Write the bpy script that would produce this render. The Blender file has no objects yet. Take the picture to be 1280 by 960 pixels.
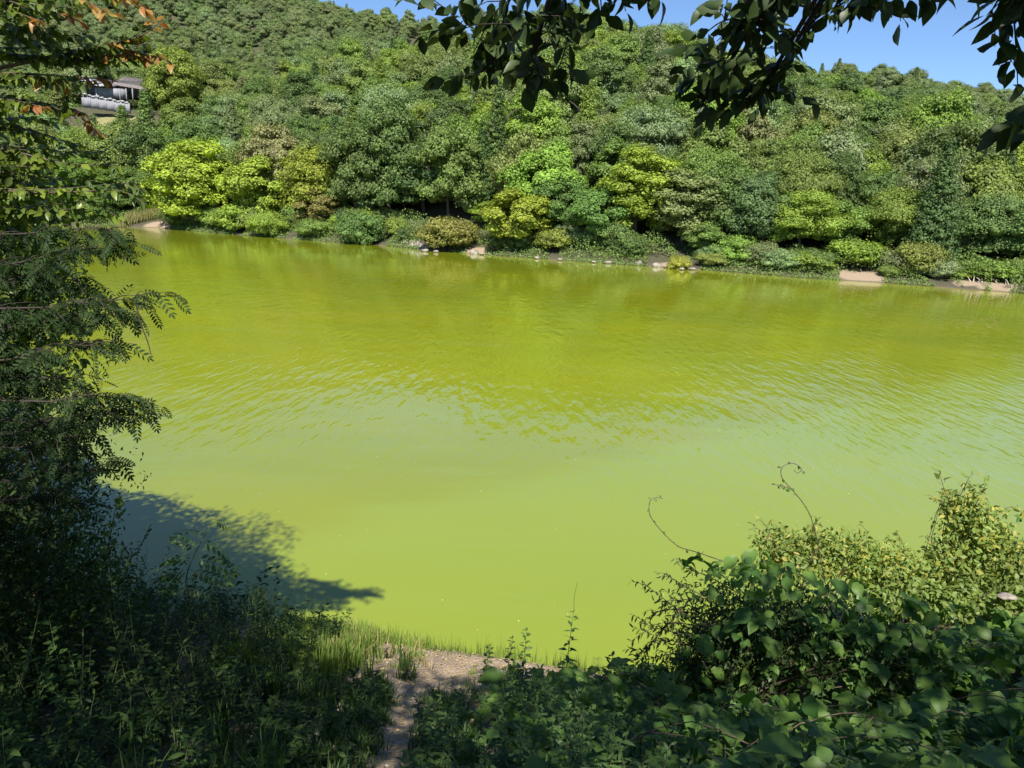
import bpy, math, random
import numpy as np
from mathutils import Vector, Matrix

rng = np.random.default_rng(7)
random.seed(7)
sc = bpy.context.scene
COL = sc.collection

# ------------------------------------------------------------------ camera
EYE = np.array([0.0, 0.0, 7.0])
PITCH, ROLL, FPX = math.radians(13.9), math.radians(2.5), 900.0
_F = np.array([0, math.cos(PITCH), -math.sin(PITCH)])
_R0 = np.array([1.0, 0, 0]); _U0 = np.array([0, math.sin(PITCH), math.cos(PITCH)])
_R = math.cos(ROLL) * _R0 + math.sin(ROLL) * _U0
_U = -math.sin(ROLL) * _R0 + math.cos(ROLL) * _U0
cam = bpy.data.cameras.new('camera'); cam.sensor_width = 36; cam.lens = 36 * FPX / 1280
cam.clip_start = 0.05; cam.clip_end = 5000
camo = bpy.data.objects.new('camera', cam); COL.objects.link(camo)
camo.matrix_world = Matrix(((_R[0], _U[0], -_F[0], EYE[0]), (_R[1], _U[1], -_F[1], EYE[1]), (_R[2], _U[2], -_F[2], EYE[2]), (0, 0, 0, 1)))
sc.camera = camo

# ------------------------------------------------------------------ sky, sun, exposure
SUN_EL, SUN_DIR = math.radians(50), np.array([-0.03, -1.0])
SUN_DIR = SUN_DIR / np.linalg.norm(SUN_DIR)
TOSUN = np.array([SUN_DIR[0] * math.cos(SUN_EL), SUN_DIR[1] * math.cos(SUN_EL), math.sin(SUN_EL)])
w = bpy.data.worlds.new('World'); sc.world = w; w.use_nodes = True
nt = w.node_tree; nt.nodes.clear()
sky = nt.nodes.new('ShaderNodeTexSky'); sky.sky_type = 'NISHITA'; sky.sun_disc = False
sky.sun_elevation = SUN_EL; sky.sun_rotation = math.atan2(SUN_DIR[0], SUN_DIR[1])
sky.air_density = 1.0; sky.dust_density = 0.0; sky.ozone_density = 6.0; sky.altitude = 1800
bg = nt.nodes.new('ShaderNodeBackground'); bg.inputs[1].default_value = 0.09
out = nt.nodes.new('ShaderNodeOutputWorld')
nt.links.new(sky.outputs[0], bg.inputs[0]); nt.links.new(bg.outputs[0], out.inputs[0])
sun = bpy.data.lights.new('sun', 'SUN'); sun.energy = 5.0; sun.angle = math.radians(0.55); sun.color = (1.0, 0.95, 0.86)
suno = bpy.data.objects.new('sun', sun); COL.objects.link(suno)
suno.rotation_euler = Vector(TOSUN.tolist()).to_track_quat('Z', 'Y').to_euler(); suno.location = (0, 0, 60)
sc.view_settings.view_transform = 'Standard'; sc.view_settings.look = 'None'
sc.view_settings.exposure = 0.92; sc.view_settings.gamma = 1.0
sc.cycles.max_bounces = 8; sc.cycles.diffuse_bounces = 3; sc.cycles.glossy_bounces = 3
sc.cycles.transmission_bounces = 3; sc.cycles.transparent_max_bounces = 6
sc.cycles.use_denoising = True

# ------------------------------------------------------------------ helpers
def ray(px, py):
    d = _F + _R * ((px - 640) / FPX) + _U * ((480 - py) / FPX)
    return d
def Wd(px, py, dist):
    """world point seen at photo pixel (px,py) whose ground distance forward (y) is dist"""
    d = ray(px, py); return EYE + d * (dist / d[1])
def Wz(px, py, z=0.0):
    d = ray(px, py); return EYE + d * ((z - EYE[2]) / d[2])
def proj(p):
    v = np.asarray(p) - EYE
    zf = v @ _F
    zf = np.where(zf < 0.05, np.nan, zf)
    return 640 + FPX * (v @ _R) / zf, 480 - FPX * (v @ _U) / zf, zf

def norm(a):
    return a / np.maximum(np.linalg.norm(a, axis=-1, keepdims=True), 1e-9)

def mesh_from(name, V, F, mats=(), smooth=False, fm=None):
    me = bpy.data.meshes.new(name)
    V = np.asarray(V, dtype=np.float32); F = np.asarray(F, dtype=np.int32)
    k = F.shape[1]
    me.vertices.add(len(V)); me.vertices.foreach_set('co', V.ravel())
    me.loops.add(F.size); me.loops.foreach_set('vertex_index', F.ravel())
    me.polygons.add(len(F))
    me.polygons.foreach_set('loop_start', np.arange(0, F.size, k, dtype=np.int32))
    me.polygons.foreach_set('loop_total', np.full(len(F), k, dtype=np.int32))
    if smooth: me.polygons.foreach_set('use_smooth', np.ones(len(F), dtype=bool))
    for m in (mats if isinstance(mats, (list, tuple)) else [mats]): me.materials.append(m)
    if fm is not None: me.polygons.foreach_set('material_index', np.asarray(fm, dtype=np.int32))
    me.update(calc_edges=True)
    return me

def obj(name, me, parent=None, loc=(0, 0, 0), label=None, cat=None, group=None, kind=None):
    o = bpy.data.objects.new(name, me); COL.objects.link(o); o.location = [float(v) for v in loc]
    if parent: o.parent = parent
    if label: o['label'] = label
    if cat: o['category'] = cat
    if group: o['group'] = group
    if kind: o['kind'] = kind
    return o

class MB:
    """collects pieces with triangle faces"""
    def __init__(s): s.V = []; s.F = []; s.n = 0
    def add(s, V, F):
        V = np.asarray(V, float); F = np.asarray(F, int)
        if F.shape[1] == 4: F = np.concatenate([F[:, [0, 1, 2]], F[:, [0, 2, 3]]])
        s.V.append(V); s.F.append(F + s.n); s.n += len(V)
    def tube(s, pts, r0, r1, sides=6, wob=0.0):
        pts = np.asarray(pts, float); n = len(pts)
        t = norm(np.gradient(pts, axis=0))
        up = np.array([0, 0, 1.0]) if abs(t[0][2]) < 0.9 else np.array([1.0, 0, 0])
        a = norm(np.cross(t, up)); b = np.cross(t, a)
        rr = np.linspace(r0, r1, n)
        if wob: rr = rr * (1 + wob * rng.standard_normal(n))
        th = np.linspace(0, 2 * np.pi, sides, endpoint=False)
        V = pts[:, None, :] + rr[:, None, None] * (np.cos(th)[None, :, None] * a[:, None, :] + np.sin(th)[None, :, None] * b[:, None, :])
        V = V.reshape(-1, 3)
        F = []
        for i in range(n - 1):
            for j in range(sides):
                k = (j + 1) % sides
                F.append((i * sides + j, i * sides + k, (i + 1) * sides + k, (i + 1) * sides + j))
        s.add(V, F)
    def box(s, c, size, rz=0.0):
        x, y, z = np.array(size) / 2
        V = np.array([[a * x, b * y, d * z] for a in (-1, 1) for b in (-1, 1) for d in (-1, 1)])
        cs, sn = math.cos(rz), math.sin(rz)
        V = V @ np.array([[cs, sn, 0], [-sn, cs, 0], [0, 0, 1]]) + np.array(c)
        F = [(0, 1, 3, 2), (4, 6, 7, 5), (0, 4, 5, 1), (2, 3, 7, 6), (0, 2, 6, 4), (1, 5, 7, 3)]
        s.add(V, F)
    def mesh(s, name, mats, smooth=False):
        return mesh_from(name, np.concatenate(s.V), np.concatenate(s.F), mats, smooth)

def curve_pts(a, b, sag=0.0, n=8, wob=0.0):
    a = np.array(a, float); b = np.array(b, float)
    t = np.linspace(0, 1, n)[:, None]
    p = a + (b - a) * t
    p[:, 2] += sag * 4 * (t * (1 - t))[:, 0]
    if wob:
        q = rng.standard_normal((n, 3)) * wob; q[0] = 0; q = np.cumsum(q, 0) * 0.5
        p += q
    return p
def poly_pts(P, n=14):
    """smooth polyline through the points P"""
    P = np.array(P, float)
    if len(P) < 3: return P[0] + (P[-1] - P[0]) * np.linspace(0, 1, n)[:, None]
    Q = np.concatenate([[2 * P[0] - P[1]], P, [2 * P[-1] - P[-2]]])
    out = []
    m = max(2, n // (len(P) - 1))
    for i in range(len(P) - 1):
        p0, p1, p2, p3 = Q[i:i + 4]
        for t in np.linspace(0, 1, m, endpoint=False):
            out.append(0.5 * ((2 * p1) + (-p0 + p2) * t + (2 * p0 - 5 * p1 + 4 * p2 - p3) * t * t + (-p0 + 3 * p1 - 3 * p2 + p3) * t ** 3))
    out.append(P[-1]); return np.array(out)

# ------------------------------------------------------------------ materials
def newmat(name):
    m = bpy.data.materials.new(name); m.use_nodes = True; m.node_tree.nodes.clear(); return m
def N(m, t, **kw):
    n = m.node_tree.nodes.new(t)
    for k, v in kw.items(): setattr(n, k, v)
    return n
def L(m, a, b): m.node_tree.links.new(a, b)

def leaf_mat(name, c1, c2, trans=0.35, rough=0.5, tint=None, spec=0.3, tcol=(1.5, 1.6, 0.5)):
    """leaf: colour differs leaf by leaf; tint None | 'OBJ' (object colour) | 'INST' (instance attribute)"""
    m = newmat(name)
    geo = N(m, 'ShaderNodeNewGeometry')
    ramp = N(m, 'ShaderNodeMix', data_type='RGBA'); ramp.inputs[6].default_value = (*c1, 1); ramp.inputs[7].default_value = (*c2, 1)
    L(m, geo.outputs['Random Per Island'], ramp.inputs[0])
    col = ramp.outputs[2]
    tc = N(m, 'ShaderNodeTexCoord'); nz = N(m, 'ShaderNodeTexNoise'); nz.inputs['Scale'].default_value = 0.7 if tint else 1.3
    L(m, tc.outputs['Object'], nz.inputs[0])
    mr = N(m, 'ShaderNodeMapRange'); mr.inputs[1].default_value = 0.3; mr.inputs[2].default_value = 0.7
    mr.inputs[3].default_value = 0.72; mr.inputs[4].default_value = 1.28
    L(m, nz.outputs[0], mr.inputs[0])
    mul = N(m, 'ShaderNodeMix', data_type='RGBA', blend_type='MULTIPLY'); mul.inputs[0].default_value = 1
    L(m, col, mul.inputs[6]); L(m, mr.outputs[0], mul.inputs[7]); col = mul.outputs[2]
    if tint:
        mu = N(m, 'ShaderNodeMix', data_type='RGBA', blend_type='MULTIPLY'); mu.inputs[0].default_value = 1
        if tint == 'OBJ':
            oi = N(m, 'ShaderNodeObjectInfo'); L(m, oi.outputs['Color'], mu.inputs[7])
        else:
            at = N(m, 'ShaderNodeAttribute', attribute_type='INSTANCER', attribute_name='tint'); L(m, at.outputs['Color'], mu.inputs[7])
        L(m, col, mu.inputs[6]); col = mu.outputs[2]
    p = N(m, 'ShaderNodeBsdfPrincipled'); p.inputs['Roughness'].default_value = rough
    p.inputs['Specular IOR Level'].default_value = spec
    L(m, col, p.inputs['Base Color'])
    tr = N(m, 'ShaderNodeBsdfTranslucent')
    mt = N(m, 'ShaderNodeMix', data_type='RGBA', blend_type='MULTIPLY'); mt.inputs[0].default_value = 1; mt.inputs[7].default_value = (*tcol, 1)
    L(m, col, mt.inputs[6]); L(m, mt.outputs[2], tr.inputs[0])
    mx = N(m, 'ShaderNodeMixShader'); mx.inputs[0].default_value = trans
    L(m, p.outputs[0], mx.inputs[1]); L(m, tr.outputs[0], mx.inputs[2])
    o = N(m, 'ShaderNodeOutputMaterial'); L(m, mx.outputs[0], o.inputs[0])
    return m

def rough_mat(name, c1, c2, scale=4.0, rough=0.9, bump=0.3, detail=6, dist=0.02):
    m = newmat(name)
    tc = N(m, 'ShaderNodeTexCoord'); nz = N(m, 'ShaderNodeTexNoise'); nz.inputs['Scale'].default_value = scale; nz.inputs['Detail'].default_value = detail
    L(m, tc.outputs['Object'], nz.inputs[0])
    mx = N(m, 'ShaderNodeMix', data_type='RGBA'); mx.inputs[6].default_value = (*c1, 1); mx.inputs[7].default_value = (*c2, 1)
    mr = N(m, 'ShaderNodeMapRange'); mr.inputs[1].default_value = 0.35; mr.inputs[2].default_value = 0.65
    L(m, nz.outputs[0], mr.inputs[0]); L(m, mr.outputs[0], mx.inputs[0])
    p = N(m, 'ShaderNodeBsdfPrincipled'); p.inputs['Roughness'].default_value = rough
    L(m, mx.outputs[2], p.inputs['Base Color'])
    bp = N(m, 'ShaderNodeBump'); bp.inputs['Strength'].default_value = bump; bp.inputs['Distance'].default_value = dist
    L(m, nz.outputs[0], bp.inputs['Height']); L(m, bp.outputs[0], p.inputs['Normal'])
    o = N(m, 'ShaderNodeOutputMaterial'); L(m, p.outputs[0], o.inputs[0])
    return m

M_bark = rough_mat('bark', (0.05, 0.038, 0.028), (0.11, 0.09, 0.07), 12, 0.9, 0.6)
M_twig = rough_mat('twig_bark', (0.07, 0.045, 0.03), (0.12, 0.085, 0.06), 20, 0.8, 0.3)
M_stem = rough_mat('green_stem', (0.06, 0.09, 0.03), (0.11, 0.13, 0.05), 20, 0.7, 0.2)
M_rock = rough_mat('shore_rock', (0.14, 0.12, 0.10), (0.33, 0.29, 0.24), 1.2, 0.9, 0.6, dist=0.1)
M_drift = rough_mat('driftwood', (0.28, 0.23, 0.18), (0.5, 0.44, 0.36), 6, 0.85, 0.5)
M_roof = rough_mat('roof_sheet', (0.15, 0.125, 0.125), (0.21, 0.18, 0.175), 1.5, 0.7, 0.1)
M_conc = rough_mat('concrete', (0.16, 0.165, 0.18), (0.24, 0.245, 0.26), 0.8, 0.9, 0.2)
M_white = rough_mat('white_paint', (0.2, 0.21, 0.23), (0.40, 0.40, 0.41), 2, 0.6, 0.1)
M_dark = rough_mat('dark_timber', (0.02, 0.02, 0.022), (0.045, 0.042, 0.045), 3, 0.7, 0.2)
M_reed = leaf_mat('reed_leaf', (0.30, 0.24, 0.12), (0.22, 0.25, 0.08), 0.3)
M_far = leaf_mat('forest_leaf', (0.72, 0.74, 0.74), (1.36, 1.34, 1.2), 0.26, 0.55, 'OBJ', 0.25, (1.3, 1.5, 0.5))
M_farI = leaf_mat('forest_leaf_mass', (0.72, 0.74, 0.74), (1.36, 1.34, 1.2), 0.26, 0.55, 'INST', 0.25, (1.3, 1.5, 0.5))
M_cherry = leaf_mat('cherry_leaf', (0.025, 0.045, 0.012), (0.045, 0.075, 0.018), 0.22, 0.45)
M_oak = leaf_mat('broad_leaf', (0.04, 0.08, 0.016), (0.17, 0.22, 0.03), 0.35, 0.4, spec=0.5)
M_red = leaf_mat('young_red_leaf', (0.30, 0.09, 0.04), (0.34, 0.28, 0.06), 0.4, 0.4, tcol=(1.5, 0.9, 0.5))
M_locust = leaf_mat('locust_leaf', (0.012, 0.028, 0.008), (0.036, 0.064, 0.017), 0.28, 0.6, spec=0.15)
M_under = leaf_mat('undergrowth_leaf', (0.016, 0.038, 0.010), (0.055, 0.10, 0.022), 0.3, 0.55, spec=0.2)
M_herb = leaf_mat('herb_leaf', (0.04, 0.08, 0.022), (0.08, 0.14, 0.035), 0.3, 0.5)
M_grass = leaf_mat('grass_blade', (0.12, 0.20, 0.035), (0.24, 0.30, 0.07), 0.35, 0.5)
M_straw = leaf_mat('dry_grass', (0.30, 0.22, 0.11), (0.42, 0.33, 0.17), 0.25, 0.7)
M_kudzu = leaf_mat('kudzu_leaf', (0.045, 0.11, 0.025), (0.15, 0.25, 0.05), 0.42, 0.45, spec=0.3)
M_shrub = leaf_mat('shrub_leaf', (0.035, 0.07, 0.02), (0.07, 0.115, 0.03), 0.3, 0.45)
M_yell = leaf_mat('yellowing_leaf', (0.19, 0.24, 0.05), (0.38, 0.33, 0.07), 0.35, 0.5)
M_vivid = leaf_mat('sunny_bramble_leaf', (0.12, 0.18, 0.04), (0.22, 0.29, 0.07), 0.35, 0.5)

# ------------------------------------------------------------------ terrain
def _ip(pts):
    a = np.array(sorted([tuple(p) for p in pts])); return a[:, 0], a[:, 1]
near_px = [Wz(400, 792)[:2], Wz(500, 805)[:2], Wz(600, 818)[:2], Wz(740, 842)[:2], Wz(860, 864)[:2]]
NSX, NSY = _ip([(-200, 110), (-60, 45), (-30, 24), (-18, 17), (-11, 12.6), (-7, 11.3), (-4.5, 10.9)] + [tuple(p) for p in near_px] + [(3.6, 9.8), (5.0, 10.6), (7, 11.6), (10, 12.6), (15, 14), (30, 17), (60, 10), (200, -40)])
far_px = [(90, 282), (150, 283), (200, 285), (280, 292), (380, 300), (470, 306), (530, 312), (600, 318), (700, 325), (780, 331), (860, 336), (940, 342), (1000, 347), (1100, 353), (1180, 359), (1280, 367)]
FP = [Wz(*p)[:2] for p in far_px]
FSX, FSY = _ip([(-700, 330), (-260, 215)] + [tuple(p) for p in FP] + [(80, 72), (160, 60), (600, 40)])
def ynear(x): return np.interp(x, NSX, NSY)
def yfar(x): return np.interp(x, FSX, FSY)

# canopy surface seen in the photo: (px, py, distance); ground is the tree height below it
CAN = [(640, 150, 135), (640, 100, 165), (640, 55, 200), (700, 24, 232), (780, 34, 235), (840, 48, 240),
       (300, 190, 150), (300, 150, 180), (300, 100, 235), (300, 60, 300), (300, 0, 400), (430, 2, 430), (560, 19, 400),
       (200, 160, 185), (60, 160, 190), (60, 90, 260), (60, 30, 330), (60, -60, 440), (-200, 100, 240), (-200, -80, 460),
       (480, 50, 290), (470, 100, 215), (470, 150, 170), (560, 62, 225), (520, 100, 190), (200, -80, 520), (300, -40, 480),
       (1100, 200, 125), (1100, 150, 185), (1100, 110, 265), (1080, 72, 350), (1180, 92, 350), (1000, 74, 335), (940, 66, 330),
       (1280, 118, 350), (1280, 160, 240), (1280, 215, 150), (1450, 150, 350), (1450, 200, 190), (1450, 260, 110), (900, 150, 150), (900, 105, 200), (890, 75, 260),
       (780, 150, 135), (780, 80, 180), (1000, 150, 160), (1000, 110, 220)]
CP = []
for px, py, d in CAN:
    p = Wd(px, py, d); CP.append((p[0], p[1], p[2] - 8.0 - 4.0 * min(max((d - 150) / 120, 0), 1)))
for p in FP: CP.append((p[0], p[1] + 2, 0.8))
_h = Wd(140, 140, 195); CP.append((_h[0], _h[1], _h[2])); _h = Wd(185, 128, 215); CP.append((_h[0], _h[1], _h[2] - 2))
CP += [(80, 74, 0.8), (160, 62, 0.8), (-260, 217, 0.8), (-700, 332, 0.8), (600, 44, 0.8)]
CP += [(-300, 700, 150), (0, 650, 80), (200, 600, 45), (500, 500, 70), (0, 330, 28), (90, 290, 36), (-700, 700, 120), (700, 700, 60), (60, 420, 45), (-60, 560, 95), (1000, 1000, 60), (-1000, 1000, 110), (0, 1000, 90)]
CP = np.array(CP)
def _k(r2): return np.sqrt(r2 + 15.0 ** 2)
_A = _k(((CP[:, None, :2] - CP[None, :, :2]) ** 2).sum(-1)) + np.eye(len(CP)) * -4.0
_m = CP[:, 2].mean(); _wt = np.linalg.solve(_A, CP[:, 2] - _m)
def far_h(x, y):
    x = np.asarray(x, float); y = np.asarray(y, float); o = np.full(x.shape, _m)
    for c, wt in zip(CP, _wt): o = o + wt * _k((x - c[0]) ** 2 + (y - c[1]) ** 2)
    return o
_ph = rng.uniform(0, 6.28, (24,)); _dr = rng.uniform(0, 6.28, (24,))
def wob(x, y, wl, n=6, s=0):
    o = 0
    for i in range(n):
        k = 2 * np.pi / (wl * (0.6 + 0.25 * i)); a = _dr[(i + s) % 24]
        o = o + np.sin(k * (x * np.cos(a) + y * np.sin(a)) + _ph[(i + s) % 24])
    return o / n
PATHX = [(10.3, -0.35), (9.2, -0.55), (8.2, -0.95), (7.2, -1.05), (6.2, -0.95), (5.2, -0.85), (4.2, -0.75), (3.0, -0.6), (1, -0.4)]
def path_x(y): a = np.array(sorted(PATHX)); return np.interp(y, a[:, 0], a[:, 1])
HOUSE = Wd(140, 128, 195); PADZ = Wd(140, 136, 195)[2]
def height(x, y):
    x = np.asarray(x, float); y = np.asarray(y, float)
    yn = ynear(x); yf = yfar(x)
    t = np.clip((yn - y) / np.maximum(yn, 1), 0, None)
    zn = np.where(t < 1, 5.4 * np.minimum(t, 1) ** 1.1, 5.4 + 0.04 * (t - 1) * yn)
    zn = np.where(x > 2.5, zn + np.clip(x - 2.5, 0, 4) * 0.12 * np.clip(t * 8, 0, 1), zn)
    zn = zn + (0.07 * wob(x, y, 1.6, 6) + 0.03 * wob(x, y, 0.45, 6, 5)) * np.clip(t * 12, 0.0, 1) + 0.10 * np.clip(t * 30, 0, 1)
    pth = np.exp(-((x - path_x(y)) / 0.25) ** 2); zn = zn - 0.13 * pth * np.clip(t * 8, 0, 1)
    bed_n = -np.clip((y - yn) * 0.35, 0, 1.6)
    zn = np.where(y > yn, bed_n, zn)
    s = y - yf
    fh = far_h(x, y) + 0.9 * wob(x, y, 28, 6, 3)
    zf = np.where(s > 0, np.clip(s, 0, 1) * 0.6 + np.clip((s - 0.6) / 6, 0, 1) * np.maximum(fh - 0.6, 0.25), -np.clip(-s * 0.35, 0, 1.6))
    pad = np.clip((17 - np.abs(x - HOUSE[0] - 3)) / 3, 0, 1) * np.clip((y - HOUSE[1] + 5.0) / 1.5, 0, 1) * np.clip((HOUSE[1] + 16 - y) / 5, 0, 1)
    zf = zf * (1 - pad) + (PADZ + 0.2) * pad
    return np.where(y < (yn + yf) / 2, zn, zf)

def axis(lo, hi, c, fine, n, p):
    """grid coordinates, fine near c and coarse far away"""
    t = np.linspace(-1, 1, n); a = np.sign(t) * np.abs(t) ** p
    v = np.where(a < 0, c + (c - lo) * a, c + (hi - c) * a)
    u = np.linspace(0, 1, n) 
    return v
gx = np.concatenate([-np.geomspace(10, 900, 190)[::-1], np.linspace(-10, 10, 201)[1:-1], np.geomspace(10, 900, 190)])
gy = np.concatenate([-np.geomspace(2, 300, 30)[::-1], np.linspace(-2, 14, 161)[1:], 14 + np.geomspace(0.2, 1200, 260)])
GX, GY = np.meshgrid(gx, gy)
GZ = height(GX, GY)
V = np.stack([GX, GY, GZ], -1).reshape(-1, 3)
nx, ny = len(gx), len(gy)
idx = np.arange(nx * ny).reshape(ny, nx)
Fq = np.stack([idx[:-1, :-1], idx[:-1, 1:], idx[1:, 1:], idx[1:, :-1]], -1).reshape(-1, 4)

m = newmat('ground_soil')
geo = N(m, 'ShaderNodeNewGeometry'); sp = N(m, 'ShaderNodeSeparateXYZ'); L(m, geo.outputs['Position'], sp.inputs[0])
def noise(m, src, scale, detail=5, rough=0.6):
    n = N(m, 'ShaderNodeTexNoise'); n.inputs['Scale'].default_value = scale; n.inputs['Detail'].default_value = detail; n.inputs['Roughness'].default_value = rough
    L(m, src, n.inputs[0]); return n.outputs[0]
def mrange(m, src, a, b, c=0.0, d=1.0, smooth=False):
    n = N(m, 'ShaderNodeMapRange'); n.inputs[1].default_value = a; n.inputs[2].default_value = b; n.inputs[3].default_value = c; n.inputs[4].default_value = d
    if smooth: n.interpolation_type = 'SMOOTHSTEP'
    L(m, src, n.inputs[0]); return n.outputs[0]
def mixc(m, fac, a, b, blend='MIX'):
    n = N(m, 'ShaderNodeMix', data_type='RGBA', blend_type=blend)
    for i, v in ((0, fac), (6, a), (7, b)):
        if isinstance(v, (int, float)): n.inputs[i].default_value = v
        elif isinstance(v, tuple): n.inputs[i].default_value = (*v, 1)
        else: L(m, v, n.inputs[i])
    return n.outputs[2]
def mth(m, op, a, b=None):
    n = N(m, 'ShaderNodeMath', operation=op)
    for i, v in enumerate((a, b)):
        if v is None: continue
        if isinstance(v, (int, float)): n.inputs[i].default_value = v
        else: L(m, v, n.inputs[i])
    return n.outputs[0]
n1 = noise(m, geo.outputs['Position'], 3.0, 8, 0.65); n2 = noise(m, geo.outputs['Position'], 22.0, 6, 0.7); n3 = noise(m, geo.outputs['Position'], 0.12, 3)
soil = mixc(m, mrange(m, n1, 0.35, 0.65), (0.22, 0.15, 0.09), (0.42, 0.31, 0.21))
soil = mixc(m, mrange(m, n2, 0.4, 0.62), soil, (0.36, 0.27, 0.19))
duff = mixc(m, mrange(m, n1, 0.35, 0.65), (0.035, 0.04, 0.018), (0.08, 0.07, 0.035))
hz = mth(m, 'ADD', sp.outputs[2], mth(m, 'MULTIPLY', mth(m, 'SUBTRACT', n3, 0.5), 2.0))
pt = mrange(m, noise(m, geo.outputs['Position'], 0.11, 2), 0.50, 0.60)
hz = mth(m, 'SUBTRACT', sp.outputs[2], mth(m, 'MULTIPLY', pt, 0.9)); fac = mrange(m, hz, 0.05, 0.5)
faraway = mrange(m, sp.outputs[1], 20, 40)          # only beyond the lake does forest litter take over
mp = N(m, 'ShaderNodeMapping'); mp.vector_type = 'POINT'; mp.inputs['Location'].default_value = (103 / 7.0, -189 / 4.5, 0); mp.inputs['Scale'].default_value = (1 / 7.0, 1 / 4.5, 0)
L(m, geo.outputs['Position'], mp.inputs[0]); ln_ = N(m, 'ShaderNodeVectorMath', operation='LENGTH'); L(m, mp.outputs[0], ln_.inputs[0])
cleared = mrange(m, mth(m, 'ADD', ln_.outputs['Value'], mth(m, 'MULTIPLY', mth(m, 'SUBTRACT', noise(m, geo.outputs['Position'], 0.4, 4), 0.5), 1.6)), 1.0, 0.8)
spots = None
for sx_, sy_, sr_ in ((1078, 351, 3.2), (838, 336, 3.0), (597, 318, 2.4), (536, 315, 2.2), (1214, 361, 1.6), (1250, 364, 2.4), (196, 285, 3.2)):
    q_ = Wz(sx_, sy_); dn = N(m, 'ShaderNodeVectorMath', operation='DISTANCE'); dn.inputs[1].default_value = (q_[0], q_[1] + 1.0, 0.5); L(m, geo.outputs['Position'], dn.inputs[0])
    v_ = mrange(m, dn.outputs['Value'], sr_, sr_ * 0.75)
    spots = v_ if spots is None else mth(m, 'MAXIMUM', spots, v_)
X_ = sp.outputs[0]; wet = mrange(m, sp.outputs[2], 0.02, 0.16)
mud = mixc(m, mrange(m, n2, 0.4, 0.62), (0.05, 0.042, 0.03), (0.10, 0.08, 0.055))
tanb = mud
litter = mth(m, 'MULTIPLY', mrange(m, mth(m, 'ABSOLUTE', mth(m, 'ADD', X_, 0.85)), 0.35, 0.75), mrange(m, mth(m, 'ADD', sp.outputs[1], mth(m, 'MULTIPLY', n1, 0.8)), 8.3, 7.5))  # dark litter off the path, with the canopy's shade put into the soil colour
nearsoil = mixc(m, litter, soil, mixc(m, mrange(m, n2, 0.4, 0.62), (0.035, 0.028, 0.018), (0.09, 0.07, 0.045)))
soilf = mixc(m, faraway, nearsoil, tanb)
soilf = mixc(m, wet, mixc(m, 0.6, soilf, (0.10, 0.075, 0.05)), soilf)
col = mixc(m, mth(m, 'MULTIPLY', fac, faraway), soilf, duff)
col = mixc(m, spots, col, mixc(m, wet, (0.12, 0.09, 0.06), mixc(m, 0.45, soil, (0.20, 0.16, 0.11))))
col = mixc(m, cleared, col, mixc(m, mrange(m, n1, 0.4, 0.6), (0.26, 0.20, 0.09), (0.12, 0.15, 0.05)))
vor = N(m, 'ShaderNodeTexVoronoi'); vor.inputs['Scale'].default_value = 26; L(m, geo.outputs['Position'], vor.inputs['Vector'])
p = N(m, 'ShaderNodeBsdfPrincipled'); p.inputs['Roughness'].default_value = 0.95; L(m, col, p.inputs['Base Color'])
bp = N(m, 'ShaderNodeBump'); bp.inputs['Strength'].default_value = 0.8; bp.inputs['Distance'].default_value = 0.04
L(m, mth(m, 'ADD', n2, mth(m, 'MULTIPLY', vor.outputs['Distance'], 0.5)), bp.inputs['Height']); L(m, bp.outputs[0], p.inputs['Normal'])
o = N(m, 'ShaderNodeOutputMaterial'); L(m, p.outputs[0], o.inputs[0])
M_ground = m
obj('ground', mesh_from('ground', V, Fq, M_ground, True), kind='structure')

# ------------------------------------------------------------------ water
m = newmat('algae_water')
geo = N(m, 'ShaderNodeNewGeometry'); P = geo.outputs['Position']; sp = N(m, 'ShaderNodeSeparateXYZ'); L(m, P, sp.inputs[0])
Y = sp.outputs[1]; X = sp.outputs[0]
def mapping(m, src, rz, scale, loc=(0, 0, 0)):
    n = N(m, 'ShaderNodeMapping'); n.inputs['Rotation'].default_value = (0, 0, rz); n.inputs['Scale'].default_value = scale; n.inputs['Location'].default_value = loc
    L(m, src, n.inputs[0]); return n.outputs[0]
big = noise(m, mapping(m, P, 0.3, (0.05, 0.09, 1)), 1.0, 3)
fil = noise(m, mapping(m, P, -0.5, (0.12, 0.6, 1)), 1.0, 7, 0.7)
base = mixc(m, mrange(m, big, 0.35, 0.65), (0.165, 0.205, 0.010), (0.210, 0.230, 0.008))
base = mixc(m, mth(m, 'MULTIPLY', mrange(m, fil, 0.5, 0.72), 0.6), base, (0.19, 0.24, 0.035))
# thicker bloom in a tongue near the bank, sky sheen put into its colour
tong = mth(m, 'SUBTRACT', mth(m, 'ADD', Y, mth(m, 'MULTIPLY', mth(m, 'SUBTRACT', fil, 0.5), 5.0)), mth(m, 'MULTIPLY', X, 0.75))
base = mixc(m, mth(m, 'MULTIPLY', mrange(m, tong, 18.5, 16.5, smooth=True), 0.55), base, (0.20, 0.265, 0.03))
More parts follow.
